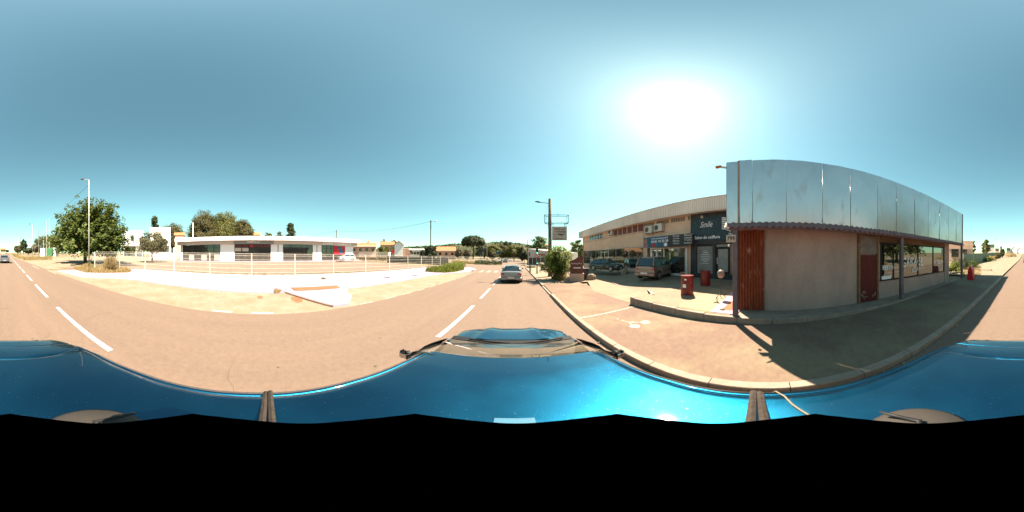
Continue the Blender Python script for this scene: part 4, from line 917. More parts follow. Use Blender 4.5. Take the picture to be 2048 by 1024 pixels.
rock('dark block of stone beside the traffic light verge', 4.9, 25.2, .4, .4, .55, 9)
rock('pale stone leaning against the bush edge', 5.2, 22.0, .4, .35, .6, 11)
# big bush
bx, by = 4.15, 14.3
t = thing('bamboo_bush', 'large leafy green bush with arching stems beside the totem', 'bush', (bx, by, gnd(bx, by)+.1)); z = t.location.z
P = []; Q = []; b = B()
for k in range(150):
    an = random.uniform(0, 6.283); rr_ = random.uniform(.1, 1.35); h_ = random.uniform(1.2, 3.5)*(1-.22*rr_); 
    pts = [Vector((bx+.35*math.cos(an)*rr_, by+.3*math.sin(an)*rr_, z-.1)), Vector((bx+math.cos(an)*rr_*.65, by+math.sin(an)*rr_*.6, z+h_*.6)), Vector((bx+math.cos(an)*rr_*1.05, by+math.sin(an)*rr_*1.0, z+h_)), Vector((bx+math.cos(an)*(rr_*1.25+.15), by+math.sin(an)*(rr_*1.2+.15), z+h_*.88))]
    if k < 60: b.tube(pts, [.022, .016, .009, .004], 4)
    for m in range(64):
        u = random.random()**.75*2.999; i = int(u); p = pts[i].lerp(pts[i+1], u-i) if i < 3 else pts[3]
        P.append(p+Vector([random.gauss(0, .10) for _ in range(3)])); Q.append((math.cos(an)+random.gauss(0, .5), math.sin(an)+random.gauss(0, .5), .8+random.gauss(0, .4)))
leaves('foliage', 'leaf_bamboo', t, np.array(P), np.array(Q), .19, .34); b.build('stem', 'bark', t)
leaves('dry_foliage', 'leaf_dry', t, np.array([bx+.35, by-1.1, z+.35])+RNG.normal(size=(500, 3))*np.array([.5, .18, .2]), RNG.normal(size=(500, 3)), .12, .4)
# wooden pole with lamp arm, iron frame and board
px_, py_ = at(1100, 17.2); z0 = gnd(px_, py_)
t = thing('utility_pole', 'thick wooden pole with lamp arm rising out of the big bush', 'pole', (px_, py_, z0)); zt_ = zat(398, 17.2)
B().tube([(px_, py_, z0-.3), (px_, py_, z0+4), (px_, py_, zt_)], [.23, .20, .17], 12).build('shaft', 'wood_pole', t, smooth=True)
za = zat(407, 17.2); xa, ya = at(1082, 17.2); xb, yb = at(1070, 17.2)
B().tube([(px_, py_, za), (xa, ya, za+.12), ], .035, 6).build('lamp_arm', 'dark_steel', t)
b = B(); b.tube([(xa, ya, za+.12), ((xa+xb)/2, (ya+yb)/2, za+.20), (xb, yb, za+.22)], [.05, .10, .05], 8); b.build('lamp_head', 'dark_steel', t)
b = B(); b.bbox(px_-.22, px_-.08, py_-.3, py_-.1, zat(474, 17.2), zat(459, 17.2), .02); b.build('junction_box', 'dark_steel', t)
B().tube([(px_-.18, py_-.15, zat(474, 17)), (px_-.22, py_-.12, zat(450, 17)), (px_-.20, py_-.1, zat(432, 17))], .02, 5).build('cable_loop', 'dark', t)
fr = thing('sign_frame', 'rusty open iron frame clamped across the wooden pole', 'frame', (px_, py_, 5.8)); b = B()
dd = 16.9; Lf, Rf = at(1089, dd), at(1137, dd); L2, R2 = at(1092, dd+.6), at(1134, dd+.6)
zu, zl = zat(430, dd), zat(446, dd); zu2 = zat(433, dd)
for (p, q) in ((Lf, Rf), (L2, R2)):
    for z_ in ((zu, zl)): B().tube([(*p, z_), (*q, z_)], .034, 5).build('bar', 'dark_steel', fr)
    for e_ in (p, q): B().tube([(*e_, zl), (*e_, zu)], .034, 5).build('bar', 'dark_steel', fr)
for e0, e1 in ((Lf, L2), (Rf, R2)):
    for z_ in (zu, zl): B().tube([(*e0, z_), (*e1, z_)], .03, 5).build('bar', 'dark_steel', fr)
B().tube([(*at(1116, dd), zu-.1), (*at(1116, dd), zu+.35)], .02, 5).build('bar', 'dark_steel', fr)
bd = thing('hanging_board', 'weathered beige board with brown lettering hanging under the iron frame', 'sign', (*at(1118, dd), zat(481, dd)))
p0, p1 = at(1104, dd), at(1134, dd); dv = (Vector((*p1, 0))-Vector((*p0, 0))).normalized(); nv = dv.cross(Vector((0, 0, 1)))
zb0, zb1 = zat(481, dd), zat(453, dd); b = B(); b.prism([p0, p1, (p1[0]-nv.x*.05, p1[1]-nv.y*.05), (p0[0]-nv.x*.05, p0[1]-nv.y*.05)][::-1], zb0, zb1); b.build('board', 'sign_beige', bd)
for e_ in (1106, 1129, 1132): B().tube([(*at(e_, dd), zb1), (*at(e_, dd), zl)], .03, 5).build('hanger', 'dark_steel', bd)
wv = (Vector((*p1, 0))-Vector((*p0, 0))).length
def bt(s_, u, v, w_, h_, mt='wood'): text(s_, 'lettering', mt, bd, Vector((*p0, 0))+dv*wv*u+Vector((0, 0, zb0+(zb1-zb0)*v))+nv*.004, dv, wv*w_, (zb1-zb0)*h_, bold=.01)
bt('David vous', .16, .76, .7, .12, 'red_brown'); bt('le Relooking', .16, .55, .74, .13, 'dark'); bt('bar  brasserie', .12, .42, .75, .06, 'dark'); bt('restaurant', .25, .10, .5, .06, 'dark')
b = B(); c0 = Vector((*p0, 0))+dv*wv*.4+nv*.006; c1 = c0+dv*wv*.32
b.add([(c0.x, c0.y, zb0+.62), (c1.x, c1.y, zb0+.50), (c1.x, c1.y, zb0+.60), (c0.x, c0.y, zb0+.74)], [(0, 1, 2, 3)]); b.build('arrow', 'dark', bd)
# wires
def wire(label, p, q, sag=.6, r=.012, group='overhead wires'):
    p, q = Vector(p), Vector(q); pts = [p.lerp(q, k/14)-Vector((0, 0, sag*4*(k/14)*(1-k/14))) for k in range(15)]
    o = B().tube(pts, r, 4).build('overhead_wire', 'dark'); tag(o, label, 'wire', group); set_origin(o, p); return o
wire('wire from the wooden pole to the roof edge of the shop row', (px_, py_, zat(436, 17.2)), (*at(1208, 22), zat(449, 22)), .35)
wire('lower wire from the wooden pole to the shop row', (px_, py_, zat(438, 17.2)), (*at(1212, 22), zat(451, 22)), .5, .008)
wire('wire running from the wooden pole away over the road verge', (px_-.1, py_, za), (*at(1072, 45), zat(468, 45)), .4, .014)
# traffic light
x_, y_ = at(1074, 20.2); z = gnd(x_, y_)+.1
t = thing('traffic_light', 'dark green traffic light post showing green over a no turn sign', 'traffic light', (x_, y_, z)); b = B(); b.tube([(x_, y_, z), (x_, y_, z+1.2), (x_, y_, z+2.75)], [.085, .06, .05], 10); b.build('post', 'dark_green', t)
zl_ = zat(502, 20.2); b = B(); b.bbox(x_-.13, x_+.13, y_-.16, y_+.02, zl_-.42, zl_+.42, .03); b.build('signal_head', 'dark_green', t)
for k, m_ in enumerate(('dark', 'dark', 'lamp_green')): B().tube([(x_, y_-.165, zl_+.26-k*.26), (x_, y_-.175, zl_+.26-k*.26)], .085, 12).build('lens', m_, t)
zq = zat(526.5, 20.2); b = B(); b.bbox(x_-.09, x_+.09, y_-.16, y_-.06, zq-.16, zq+.16, .02); b.build('repeater', 'dark_green', t); B().tube([(x_, y_-.165, zq), (x_, y_-.172, zq)], .055, 10).build('lens', 'lamp_green', t)
zs = zat(511, 20.2); t2 = thing('no_turn_sign', 'round white and red prohibition sign on the traffic light post', 'sign', (x_, y_, zs)); B().tube([(x_, y_-.20, zs), (x_, y_-.21, zs)], .25, 20).build('plate', 'white', t2)
b = B(); vs = []; 
for k in range(24): a_ = k*math.pi/12; vs += [(x_+.27*math.cos(a_), y_-.215, zs+.27*math.sin(a_)), (x_+.19*math.cos(a_), y_-.215, zs+.19*math.sin(a_))]
b.add(vs, [(2*k, (2*k+2) % 48, (2*k+3) % 48, 2*k+1) for k in range(24)]); b.add([(x_-.16, y_-.216, zs+.10), (x_-.10, y_-.216, zs+.16), (x_+.16, y_-.216, zs-.10), (x_+.10, y_-.216, zs-.16)], [(0, 1, 2, 3)]); b.build('red_ring', 'red_flat', t2)
b = B(); b.add([(x_-.10, y_-.214, zs-.1), (x_-.05, y_-.214, zs-.1), (x_-.05, y_-.214, zs+.08), (x_+.1, y_-.214, zs+.08), (x_+.1, y_-.214, zs+.12), (x_-.10, y_-.214, zs+.12)], [tuple(range(6))]); b.build('symbol', 'dark', t2)
for k, (p_, d_, lb) in enumerate(((1059.2, 22.6, 'left one of two slim dark bollards at the kerb before the traffic light'), (1061.4, 21.6, 'right one of two slim dark bollards at the kerb before the traffic light'))):
    x_, y_ = at(p_, d_); z = gnd(x_, y_)+.1; t = thing('bollard', lb, 'bollard', (x_, y_, z), group='dark bollards at the kerb'); B().tube([(x_, y_, z), (x_, y_, z+.95)], .055, 10).build('shaft', 'dark_green', t); B().lathe([(.055, z+.95), (.068, z+.97), (.05, z+1.03), (.005, z+1.05)], x_, y_, 10).build('cap', 'dark_green', t)
x_, y_ = at(1062, 32); o = B().bbox(x_-.9, x_+.9, y_-.2, y_+.2, gnd(x_, y_)+.1, gnd(x_, y_)+.45, .05).build('low_wall', 'concrete_raw'); o.rotation_euler = (0, 0, 0); tag(o, 'low brown wall block on the verge behind the bollards', 'wall'); set_origin(o, (x_, y_, gnd(x_, y_)+.1))
# shop with red letters beyond
fa = Vector((*at(1056, 46), 0)); fb = Vector((*at(1112, 40), 0)); dv = (fb-fa).normalized(); nv = dv.cross(Vector((0, 0, 1))); back = -nv*12
z0 = gnd(fa.x, fa.y); t = thing('store_building', 'low grey store with red lettering and glass front beyond the traffic light', 'building', (fa.x, fa.y, z0)); L_ = (fb-fa).length
zt0, zt1 = zat(497, 46), zat(504, 40)
def sl_box(u0, u1, d0, d1, z0a, z1a, z1b):
    p = [fa+dv*u0+nv*d1, fa+dv*u1+nv*d1, fa+dv*u1+nv*d0, fa+dv*u0+nv*d0]
    return [(q.x, q.y, z0a) for q in p]+[(p[0].x, p[0].y, z1a), (p[1].x, p[1].y, z1b), (p[2].x, p[2].y, z1b), (p[3].x, p[3].y, z1a)]
F6 = [(3, 2, 1, 0), (4, 5, 6, 7), (0, 1, 5, 4), (1, 2, 6, 5), (2, 3, 7, 6), (3, 0, 4, 7)]
b = B(); b.add(sl_box(0, L_, -12, 0, z0-.3, zt0, zt1), F6); b.build('wall', 'grey_band', t)
b = B(); b.add(sl_box(.3, L_-.2, 0, .05, z0+.3, z0+2.1, z0+2.1), F6); b.build('shopfront', 'far_glass', t)
for k in range(7):
    b = B(); b.add(sl_box(.3+k*(L_-.5)/6.2, .38+k*(L_-.5)/6.2, .05, .09, z0+.2, z0+2.2, z0+2.2), F6); b.build('mullion', 'white', t)
text('JARDITONS', 'lettering', 'red_flat', t, fa+dv*2.7+nv*.06+Vector((0, 0, z0+2.55)), dv, 3.4, .62, bold=.03); b = B(); b.add(sl_box(.35, .75, 0, .06, z0+2.5, z0+3.6, z0+3.6), F6); b.build('red_panel', 'red_brown', t)
x_, y_ = at(1055, 44); o = B().tube([(x_, y_, gnd(x_, y_)-.2), (x_, y_, zat(480, 44))], [.12, .08], 8).build('rusty_pole', 'dark_red'); tag(o, 'rusty reddish pole left of the store with red letters', 'pole'); set_origin(o, (x_, y_, gnd(x_, y_)))

# ------------------------------------------------------------------ mesh fence on the far side
fp = [(-9.6, -14.6), (-11.9, -13.2), (-14.1, -11.4), (-14.6, -8.0), (-14.75, -4.3), (-15.1, -.4), (-15.2, 3.7), (-15.0, 7.7), (-14.7, 11.7), (-14.4, 15.4), (-14.35, 19.3), (-14.3, 23), (-14.2, 26.6), (-14.1, 30), (-13.7, 33.5), (-13.2, 37)]
t = thing('mesh_fence', 'white welded mesh fence with square posts along the bright pavement', 'fence', (-15, 4, .3))
FH = 2.0
for x, y in fp:
    z = hz(x, y)+.02; B().bbox(x-.038, x+.038, y-.038, y+.038, z, z+FH+.04, .006).build('post', 'white_metal', t)
for k, (p, q) in enumerate(zip(fp, fp[1:])):
    P_ = Vector((p[0], p[1], hz(*p)+.05)); Q_ = Vector((q[0], q[1], hz(*q)+.05)); dl = (Q_-P_); L_ = dl.length; d_ = dl/L_; b = B(); n = int(L_/.11); wv = .0048
    nn = d_.cross(Vector((0, 0, 1))).normalized()*wv
    for i in range(1, n):
        c = P_+d_*(i*L_/n); w_ = d_*wv
        b.add([c-w_, c+w_, c+w_+Vector((0, 0, FH)), c-w_+Vector((0, 0, FH))], [(0, 1, 2, 3)]); b.add([c-nn, c+nn, c+nn+Vector((0, 0, FH)), c-nn+Vector((0, 0, FH))], [(0, 1, 2, 3)])
    for h_ in (.02, .22, .62, 1.02, 1.42, 1.80, FH-.02):
        a = P_+Vector((0, 0, h_)); c = Q_+Vector((0, 0, h_)); b.tube([a, c], .010, 4)
    b.build('wire_panel', 'white_metal', t)
g2 = thing('mesh_fence', 'distant white mesh fence beyond the junction left of the roundabout', 'fence', (-10, 62, -.3)); pts = [at(918, 52), at(945, 56), at(975, 60), at(1005, 66), at(1038, 74)]
for p in pts: z = hz(*p); B().bbox(p[0]-.06, p[0]+.06, p[1]-.06, p[1]+.06, z, z+2.0, .01).build('post', 'white_metal', g2)
for p, q in zip(pts, pts[1:]):
    b = B(); P_ = Vector((*p, hz(*p))); Q_ = Vector((*q, hz(*q)))
    for i in range(1, 60): c = P_.lerp(Q_, i/60); b.add([c-Vector((.014, 0, 0)), c+Vector((.014, 0, 0)), c+Vector((.014, 0, 1.9)), c+Vector((-.014, 0, 1.9))], [(0, 1, 2, 3)])
    for h_ in (.1, .7, 1.3, 1.88): b.tube([P_+Vector((0, 0, h_)), Q_+Vector((0, 0, h_))], .018, 4)
    b.build('wire_panel', 'white_metal', g2)
# inner hedge fence and gate parts in the car park
t = thing('low_fence', 'pale low fence with dry hedge closing the bank car park behind the white car', 'fence', (-37, 30, 1)); pts = [(-35.5, 26.0), (-31, 27.2), (-27, 28.0)]
for k, (p, q) in enumerate(zip(pts, pts[1:])):
    b = B(); b.tube([(*p, 3.0), (*q, 3.0)], .03, 4).tube([(*p, 1.9), (*q, 1.9)], .03, 4)
    for i in range(24): c = Vector((*p, 1.9)).lerp(Vector((*q, 1.9)), i/24); b.box(c.x-.015, c.x+.015, c.y-.015, c.y+.015, 1.9, 3.0)
    b.build('railing', 'white_metal', t); m = 700; u = RNG.random((m, 1)); P = np.array([*p, 1.4])*(1-u)+np.array([*q, 1.4])*u+RNG.normal(size=(m, 3))*np.array([.15, .15, .25]); leaves('foliage', 'leaf_dry', t, P, RNG.normal(size=(m, 3)), .25)
o = B().box(-26.6, -26.0, 27.6, 28.2, .6, 3.0).build('gate_pillar', 'white'); tag(o, 'white gate pillar at the end of the pale low fence', 'pillar'); set_origin(o, (-26.3, 27.9, .8))
t = thing('green_barrier_fence', 'dark green low fence running behind the mesh fence to the junction', 'fence', (-20, 27, .5))
P0, P1 = Vector((-25.5, 26.5, 0)), Vector((-14.2, 34.5, 0)); b = B()
for k in range(60):
    c = P0.lerp(P1, k/60); e_ = P0.lerp(P1, (k+.8)/60); z = hz(c.x, c.y); b.prism([(c.x, c.y), (e_.x, e_.y), (e_.x+.03, e_.y+.05), (c.x+.03, c.y+.05)], z-.1, z+1.5)
b.build('slats', 'leaf_dark', t, kind='stuff'); M('dkfence', (.05, .06, .04), .8); t.children[0].data.materials[0] = MAT['dkfence']
# street lamp at the lane corner
def lamp_post(label, px, d, pytop, arm_px, z0=None, mat='steel', kind='street_lamp', r=.07, group='street lamps along the road'):
    x, y = at(px, d); z = gnd(x, y) if z0 is None else z0; zt_ = zat(pytop, d); t = thing(kind, label, 'street lamp', (x, y, z), group=group)
    B().tube([(x, y, z-.1), (x, y, z+(zt_-z)*.5), (x, y, zt_)], [r, r*.8, r*.6], 10).build('column', mat, t, smooth=True)
    if arm_px:
        ax_, ay_ = at(arm_px, d); v = Vector((ax_-x, ay_-y, 0)); b = B(); b.tube([(x, y, zt_), (x+v.x*.5, y+v.y*.5, zt_+.12*v.length*.8), (x+v.x*.62, y+v.y*.62, zt_+.14*v.length)], r*.45, 6); b.build('arm', mat, t)
        c = Vector((x, y, zt_+.14*v.length))+v*.8; b = B(); b.tube([c-v*.22, c, c+v*.22], [.05, .13*max(1, d/40), .04], 8); b.build('lamp_head', 'dark_steel', t, smooth=True)
    return t, (x, y, zt_)
_, L1 = lamp_post('tall pale street lamp standing in dry grass before the big tree', 178, 18.4, 360, 161)
_, L2 = lamp_post('second street lamp down the road, beyond the lane', 65, 58, 449, 58)
_, L3 = lamp_post('small distant street lamp by the dark trees along the road', 38, 95, 471, 33)
_, L4 = lamp_post('thin floodlight pole behind the big tree in the white yard', 223, 40, 452, None, kind='yard_pole', r=.07, mat='white_metal', group=None)
lamp_post('thin lamp post at the roundabout beside the road sign', 974, 60, 480, 970, r=.07, group=None)
lamp_post('slender lamp far behind, right of the green fence', 1998, 75, 479, 1993, z0=1.2, r=.07, group=None)
for k, (px, pt, pb) in enumerate(((87, 462, 510), (93, 441, 510), (98.5, 437, 510))):
    x, y = at(px, 62); z = gnd(x, y); o = B().tube([(x, y, z), (x, y, zat(pt, 62))], [.09, .05], 8).build('flagpole', 'white_metal'); tag(o, ('shortest of three bare white flagpoles by the green container', 'middle one of three bare white flagpoles by the green container', 'one of three white flagpoles, nearest the big tree')[k], 'flagpole', 'bare flagpoles'); set_origin(o, (x, y, z))
x, y = at(77.5, 46); z = gnd(x, y); o = B().tube([(x, y, z), (x, y, zat(460, 46))], [.12, .08], 8).build('wooden_pole', 'wood_pole'); tag(o, 'thin brown wooden pole left of the green container', 'pole'); set_origin(o, (x, y, z))
x, y = at(41, 110); z = gnd(x, y); o = B().tube([(x, y, z), (x, y, zat(472, 110))], [.2, .15], 8).build('wooden_pole', 'wood_pole'); tag(o, 'dark wooden pole far down the road before the dark tree', 'pole'); set_origin(o, (x, y, z))
wire('wire from the tall pale street lamp to the second street lamp', (L1[0], L1[1], zat(369, 18.4)), (*at(97, 50), zat(442, 50)), .5, .018)
wire('wire continuing from the flagpoles to the second street lamp', (*at(97, 50), zat(442, 50)), (*at(66, 58), zat(455, 58)), .5, .018)
def upole(label, px, d, pt, arm=None, r=.16):
    x, y = at(px, d); z = gnd(x, y); zt_ = zat(pt, d); t = thing('utility_pole', label, 'pole', (x, y, z)); B().tube([(x, y, z), (x, y, zt_)], [r*1.2, r], 8).build('shaft', 'wood_pole', t)
    B().box(x-.3, x+.3, y-.05, y+.05, zt_-.35, zt_-.25).build('crossarm', 'dark_steel', t)
    if arm: c = at(arm, d); B().tube([(x, y, zt_-.4), (c[0], c[1], zt_-.2)], .04, 5).build('lamp_arm', 'steel', t); c2 = at(arm+3, d); B().tube([(c[0], c[1], zt_-.2), (c2[0], c2[1], zt_-.3)], [.22, .30], 6).build('lamp_head', 'white_metal', t)
    return (x, y, zt_-.3)
U1 = upole('concrete pole rising behind the bank roof', 673, 58, 460); U2 = upole('tall grey pole with street lamp behind the dark ivy tree', 861.5, 45, 441, 870)
wire('long sagging wire between the bank pole and the tall grey pole', U1, U2, 1.6, .03); wire('wire from the bank pole running left over the flat roof', U1, (*at(560, 70), zat(468, 70)), .8, .03); wire('second wire from the bank pole running left', (U1[0], U1[1], U1[2]-.3), (*at(575, 70), zat(474, 70)), .8, .03)
# green container
x, y = at(80.5, 64); x2, y2 = at(110.5, 60); z = gnd(x, y)-.2; t = thing('site_container', 'green and white ribbed container behind the flagpoles', 'container', (x, y, z)); zt_ = zat(496, 62)
pA, pB = Vector((x, y, 0)), Vector((x2, y2, 0)); dv = (pB-pA).normalized(); nv = dv.cross(Vector((0, 0, 1)))
def cb_(u0, u1, o0, o1, zz0, zz1):
    b = B(); p = [pA+dv*u0+nv*o1, pA+dv*u1+nv*o1, pA+dv*u1+nv*o0, pA+dv*u0+nv*o0]; b.prism([(q.x, q.y) for q in p][::-1], zz0, zz1); return b
L_ = (pB-pA).length; cb_(0, L_, -2.4, 0, z, zt_).build('box', 'white', t); cb_(L_*.34, L_*.88, 0, .06, z+.05, zt_-.02).build('green_side', 'container_green', t)
for k in range(10): cb_(L_*.34+k*L_*.054, L_*.34+k*L_*.054+.10, .06, .12, z+.1, zt_-.05).build('rib', 'container_green', t)

# ------------------------------------------------------------------ bank and hearing shop building, far side
BX, BZ = -36.0, .95
k_ = thing('bank_building', 'long low white shop building with grey sign band and dark glazing', 'building', (BX, 4, BZ)); dL = (0, 1, 0)
ops = [(-17.4, -8.0), (-4.8, 3.3), (6.0, 13.1), (15.3, 21.9)]
b = B(); edges = [-17.9]+[v for o in ops for v in o]+[24.4]
for i in range(0, len(edges), 2): b.box(BX-.4, BX, edges[i], edges[i+1], BZ-1, 4.75)
b.box(BX-13, BX-.4, -17.9, -17.5, BZ-1, 4.9).box(BX-13, BX-.4, 24.0, 24.4, BZ-1, 4.9).box(BX-13, BX-12.6, -17.9, 24.4, BZ-1, 4.9); b.build('wall', 'white', k_)
B().box(BX-13.3, BX+1.7, -18.7, 25.6, 5.5, 6.32).build('roof_fascia', 'white', k_)
for y0, y1, m in ((-18.6, -4.9, 'grey_band'), (-4.9, 3.9, 'dark_band'), (3.9, 25.5, 'grey_band')):
    B().box(BX+.05, BX+.55, y0, y1-.01, 4.72, 5.5).build('sign_band', m, k_)
text('amplifon', 'lettering', 'white', k_, (BX+.56, -1.9, 4.95), dL, 1.9, .42, bold=.03); text('SIRES', 'lettering', 'white', k_, (BX+.56, .15, 5.17), dL, .75, .16); text('BAILLY', 'lettering', 'white', k_, (BX+.56, .15, 4.96), dL, .75, .16)
text('CAISSE D\'EPARGNE', 'lettering', 'white', k_, (BX+.56, 15.4, 4.80), dL, 8.0, .66, bold=.03)
for n_, (a, c) in enumerate(ops):
    cols = (6, 5, 5, 5)[n_]; wd = (c-a)/cols
    B().box(BX-3.5, BX-3.4, a, c, BZ-.5, 4.7).build('inner_wall', 'plastic_grey', k_)
    for j in range(cols):
        f = B(); y0, y1 = a+j*wd, a+(j+1)*wd
        f.box(BX-.12, BX-.04, y0, y0+.06, BZ, 4.7).box(BX-.12, BX-.04, y1-.06, y1, BZ, 4.7).box(BX-.118, BX-.042, y0, y1, 4.62, 4.7).box(BX-.118, BX-.042, y0, y1, 3.95, 4.03).box(BX-.118, BX-.042, y0, y1, BZ, BZ+.12)
        fo = f.build('window', 'dark', k_); B().box(BX-.09, BX-.08, y0+.06, y1-.06, BZ+.12, 3.95).build('pane', 'far_glass', fo)
        red = n_ == 1 or (n_ == 3 and j in (2, 3, 4)); B().box(BX-.09, BX-.08, y0+.06, y1-.06, 4.03, 4.62).build('pane', 'dark_red' if n_ == 1 else 'far_glass', fo)
        if n_ == 1 and j in (0, 1): B().box(BX-.079, BX-.07, y0+.12, y1-.1, 3.15, 3.9).build('blind', 'sign_beige', fo)
        if n_ == 1 and j == 2: B().box(BX-.079, BX-.07, y0+.3, y0+.9, 4.1, 4.6).build('red_film', 'red_flat', fo)
        if n_ == 0: B().box(BX-.079, BX-.07, y0+.1, y1-.1, BZ+.12, BZ+1.5).build('green_film', 'shutter', fo) if j % 2 else None
B().box(BX-.04, BX+.02, 18.6, 21.8, 2.5, 4.65).build('red_poster', 'red_flat', k_)
b = B(); b.add([(BX+.025, 19.7, 4.55), (BX+.025, 20.7, 4.55), (BX+.025, 21.4, 2.7), (BX+.025, 20.2, 2.7)], [(3, 2, 1, 0)]); b.build('poster_picture', 'sky_print', k_)
for y in (-17.7, 4.9, 14.1): B().tube([(BX+.06, y, BZ), (BX+.06, y, 4.7)], .06, 6).build('downpipe', 'dark_steel', k_)
x, y = at(386, 47); B().tube([(x, y, 6.3), (x, y, zat(445, 47))], .12, 8).build('roof_mast', 'white', k_)
B().box(BX-14, BX+2.2, -19, 25.6, BZ-.9, BZ+.02).build('plinth', 'concrete', k_)
# white two storey building behind the olive tree
x, y = at(300, 56); t = thing('white_building', 'bright white two storey building behind the olive tree', 'building', (x, y, 1)); 
def pbox(name, pxa, pxb, d, depth, pya, pyb, mat, par, z0=None):
    p, q = Vector((*at(pxa, d), 0)), Vector((*at(pxb, d), 0)); dv = (q-p).normalized(); nv = dv.cross(Vector((0, 0, 1))); zt = zat(pya, d); zb = zat(pyb, d) if z0 is None else z0
    return B().prism([((p-nv*depth).x, (p-nv*depth).y), (p.x, p.y), (q.x, q.y), ((q-nv*depth).x, (q-nv*depth).y)][::-1], zb, zt).build(name, mat, par)
pbox('wall', 246, 288, 57, 8, 462, 530, 'white', t, .5); pbox('wing', 300, 341, 55, 10, 455, 530, 'white', t, .5); pbox('roof_slab', 243, 340, 53.5, 2.5, 489, 492, 'white', t)
pbox('glazing', 250, 272, 52.9+3.8, .1, 492, 505, 'far_glass', t); pbox('window', 262, 268, 56.7, .1, 470, 482, 'far_glass', t)
for p in (272, 285): q = at(p, 53.6); B().tube([(*q, .8), (*q, zat(491, 53.6))], .12, 8).build('column', 'white', t)
pbox('yard_wall', 300, 352, 47, .3, 507, 522, 'white', None, .6); o = bpy.context.scene.collection.objects['yard_wall']; tag(o, 'low white yard wall behind the olive trunk joining the bank building', 'wall')
def gable(label, pxa, pxb, d, depth, py_eave, py_ridge, wmat, rmat='roof_tile', z0=.4, wins_=0, kind='house', chim=None, awn=False, ridge_along=True):
    p, q = Vector((*at(pxa, d), 0)), Vector((*at(pxb, d), 0)); dv = (q-p).normalized(); nv = dv.cross(Vector((0, 0, 1))); L_ = (q-p).length
    t = thing(kind, label, 'house', ((p.x+q.x)/2, (p.y+q.y)/2, z0)); ze, zr = zat(py_eave, d), zat(py_ridge, d)
    P = lambda u, v, z: tuple(p+dv*u-nv*v+Vector((0, 0, z)))
    b = B()
    if ridge_along:
        b.add([P(0, 0, z0), P(L_, 0, z0), P(L_, depth, z0), P(0, depth, z0), P(0, 0, ze), P(L_, 0, ze), P(L_, depth, ze), P(0, depth, ze), P(0, depth/2, zr), P(L_, depth/2, zr)], [(0, 1, 5, 4), (1, 2, 6, 9, 5), (2, 3, 7, 6), (3, 0, 4, 8, 7)])
        b.build('wall', wmat, t); e = .45; b = B(); sl_ = (zr-ze)/(depth/2)
        for s0, s1 in ((-e, depth/2), (depth+e, depth/2)):
            zA = ze-sl_*e; vs = [P(-e, s0, zA), P(L_+e, s0, zA), P(L_+e, s1, zr), P(-e, s1, zr)]; b.add(vs+[(a, c, z+.16) for a, c, z in vs], F6)
        b.build('roof', rmat, t)
    else:
        b.add([P(0, 0, z0), P(L_, 0, z0), P(L_, depth, z0), P(0, depth, z0), P(0, 0, ze), P(L_, 0, ze), P(L_, depth, ze), P(0, depth, ze), P(L_/2, 0, zr), P(L_/2, depth, zr)], [(0, 1, 5, 8, 4), (1, 2, 6, 5), (2, 3, 7, 9, 6), (3, 0, 4, 7)])
        b.build('wall', wmat, t); e = .35; b = B(); sl_ = (zr-ze)/(L_/2)
        for s0, s1 in ((-e, L_/2), (L_+e, L_/2)):
            zA = ze-sl_*e; vs = [P(s0, -e, zA), P(s0, depth+e, zA), P(s1, depth+e, zr), P(s1, -e, zr)]; b.add(vs+[(a, c, z+.16) for a, c, z in vs], F6)
        b.build('roof', rmat, t)
    for k in range(wins_):
        u = L_*(k+.5)/wins_; vs = [P(u-.55, -.03, ze-1.9), P(u+.55, -.03, ze-1.9), P(u+.55, -.03, ze-.7), P(u-.55, -.03, ze-.7)]; fo = B().add(vs, [(0, 1, 2, 3)]).build('window', 'far_glass', t)
        B().add([P(u-.65, -.06, ze-2.0), P(u+.65, -.06, ze-2.0), P(u+.65, .0, ze-2.0), P(u-.65, 0, ze-2.0), P(u-.65, -.06, ze-1.9), P(u+.65, -.06, ze-1.9), P(u+.65, .0, ze-1.9), P(u-.65, 0, ze-1.9)], F6).build('sill', 'white', fo)
    if chim is not None:
        u = L_*chim; b = B(); b.add([P(u-.4, depth*.4, zr-1), P(u+.4, depth*.4, zr-1), P(u+.4, depth*.55, zr-1), P(u-.4, depth*.55, zr-1), P(u-.4, depth*.4, zr+1.1), P(u+.4, depth*.4, zr+1.1), P(u+.4, depth*.55, zr+1.1), P(u-.4, depth*.55, zr+1.1)], F6); b.build('chimney', 'wall_pink', t)
    if awn: b = B(); b.add([P(-.5, -1.6, ze-.1), P(L_+.5, -1.6, ze-.1), P(L_+.5, 0, ze-.1), P(-.5, 0, ze-.1), P(-.5, -1.6, ze+.15), P(L_+.5, -1.6, ze+.15), P(L_+.5, 0, ze+.15), P(-.5, 0, ze+.15)], F6); b.build('porch_roof', 'white', t)
    return t
gable('long low house with orange tiled roof right of the bank', 702, 752, 66, 10, 493, 484, 'wall_pink', wins_=4, chim=.72, awn=True)
gable('white gabled house beside the long orange roofed house', 789, 806, 62, 14, 489, 482, 'white', z0=.4, ridge_along=False)
gable('orange roofed side wing left of the white gabled house', 762, 788, 66, 9, 490, 482, 'wall_pink', wins_=1)
gable('small pink house right of the white gable', 805, 822, 75, 6, 498, 497, 'wall_pink', rmat='wall_pink')
gable('flat grey shop building behind the fence with dark glazing', 820, 852, 68, 10, 500, 497.5, 'grey_band', rmat='white', wins_=5)
gable('bungalow with broad orange roof and white awning near the pine', 874, 911, 72, 11, 502, 492.5, 'wall_pink', wins_=3, awn=True)
gable('orange roof glimpsed above the flat white building', 350, 368, 72, 8, 470, 463, 'wall_pink')
gable('red roof peeping behind the oak trees', 505, 520, 95, 8, 470, 463, 'wall_pink')
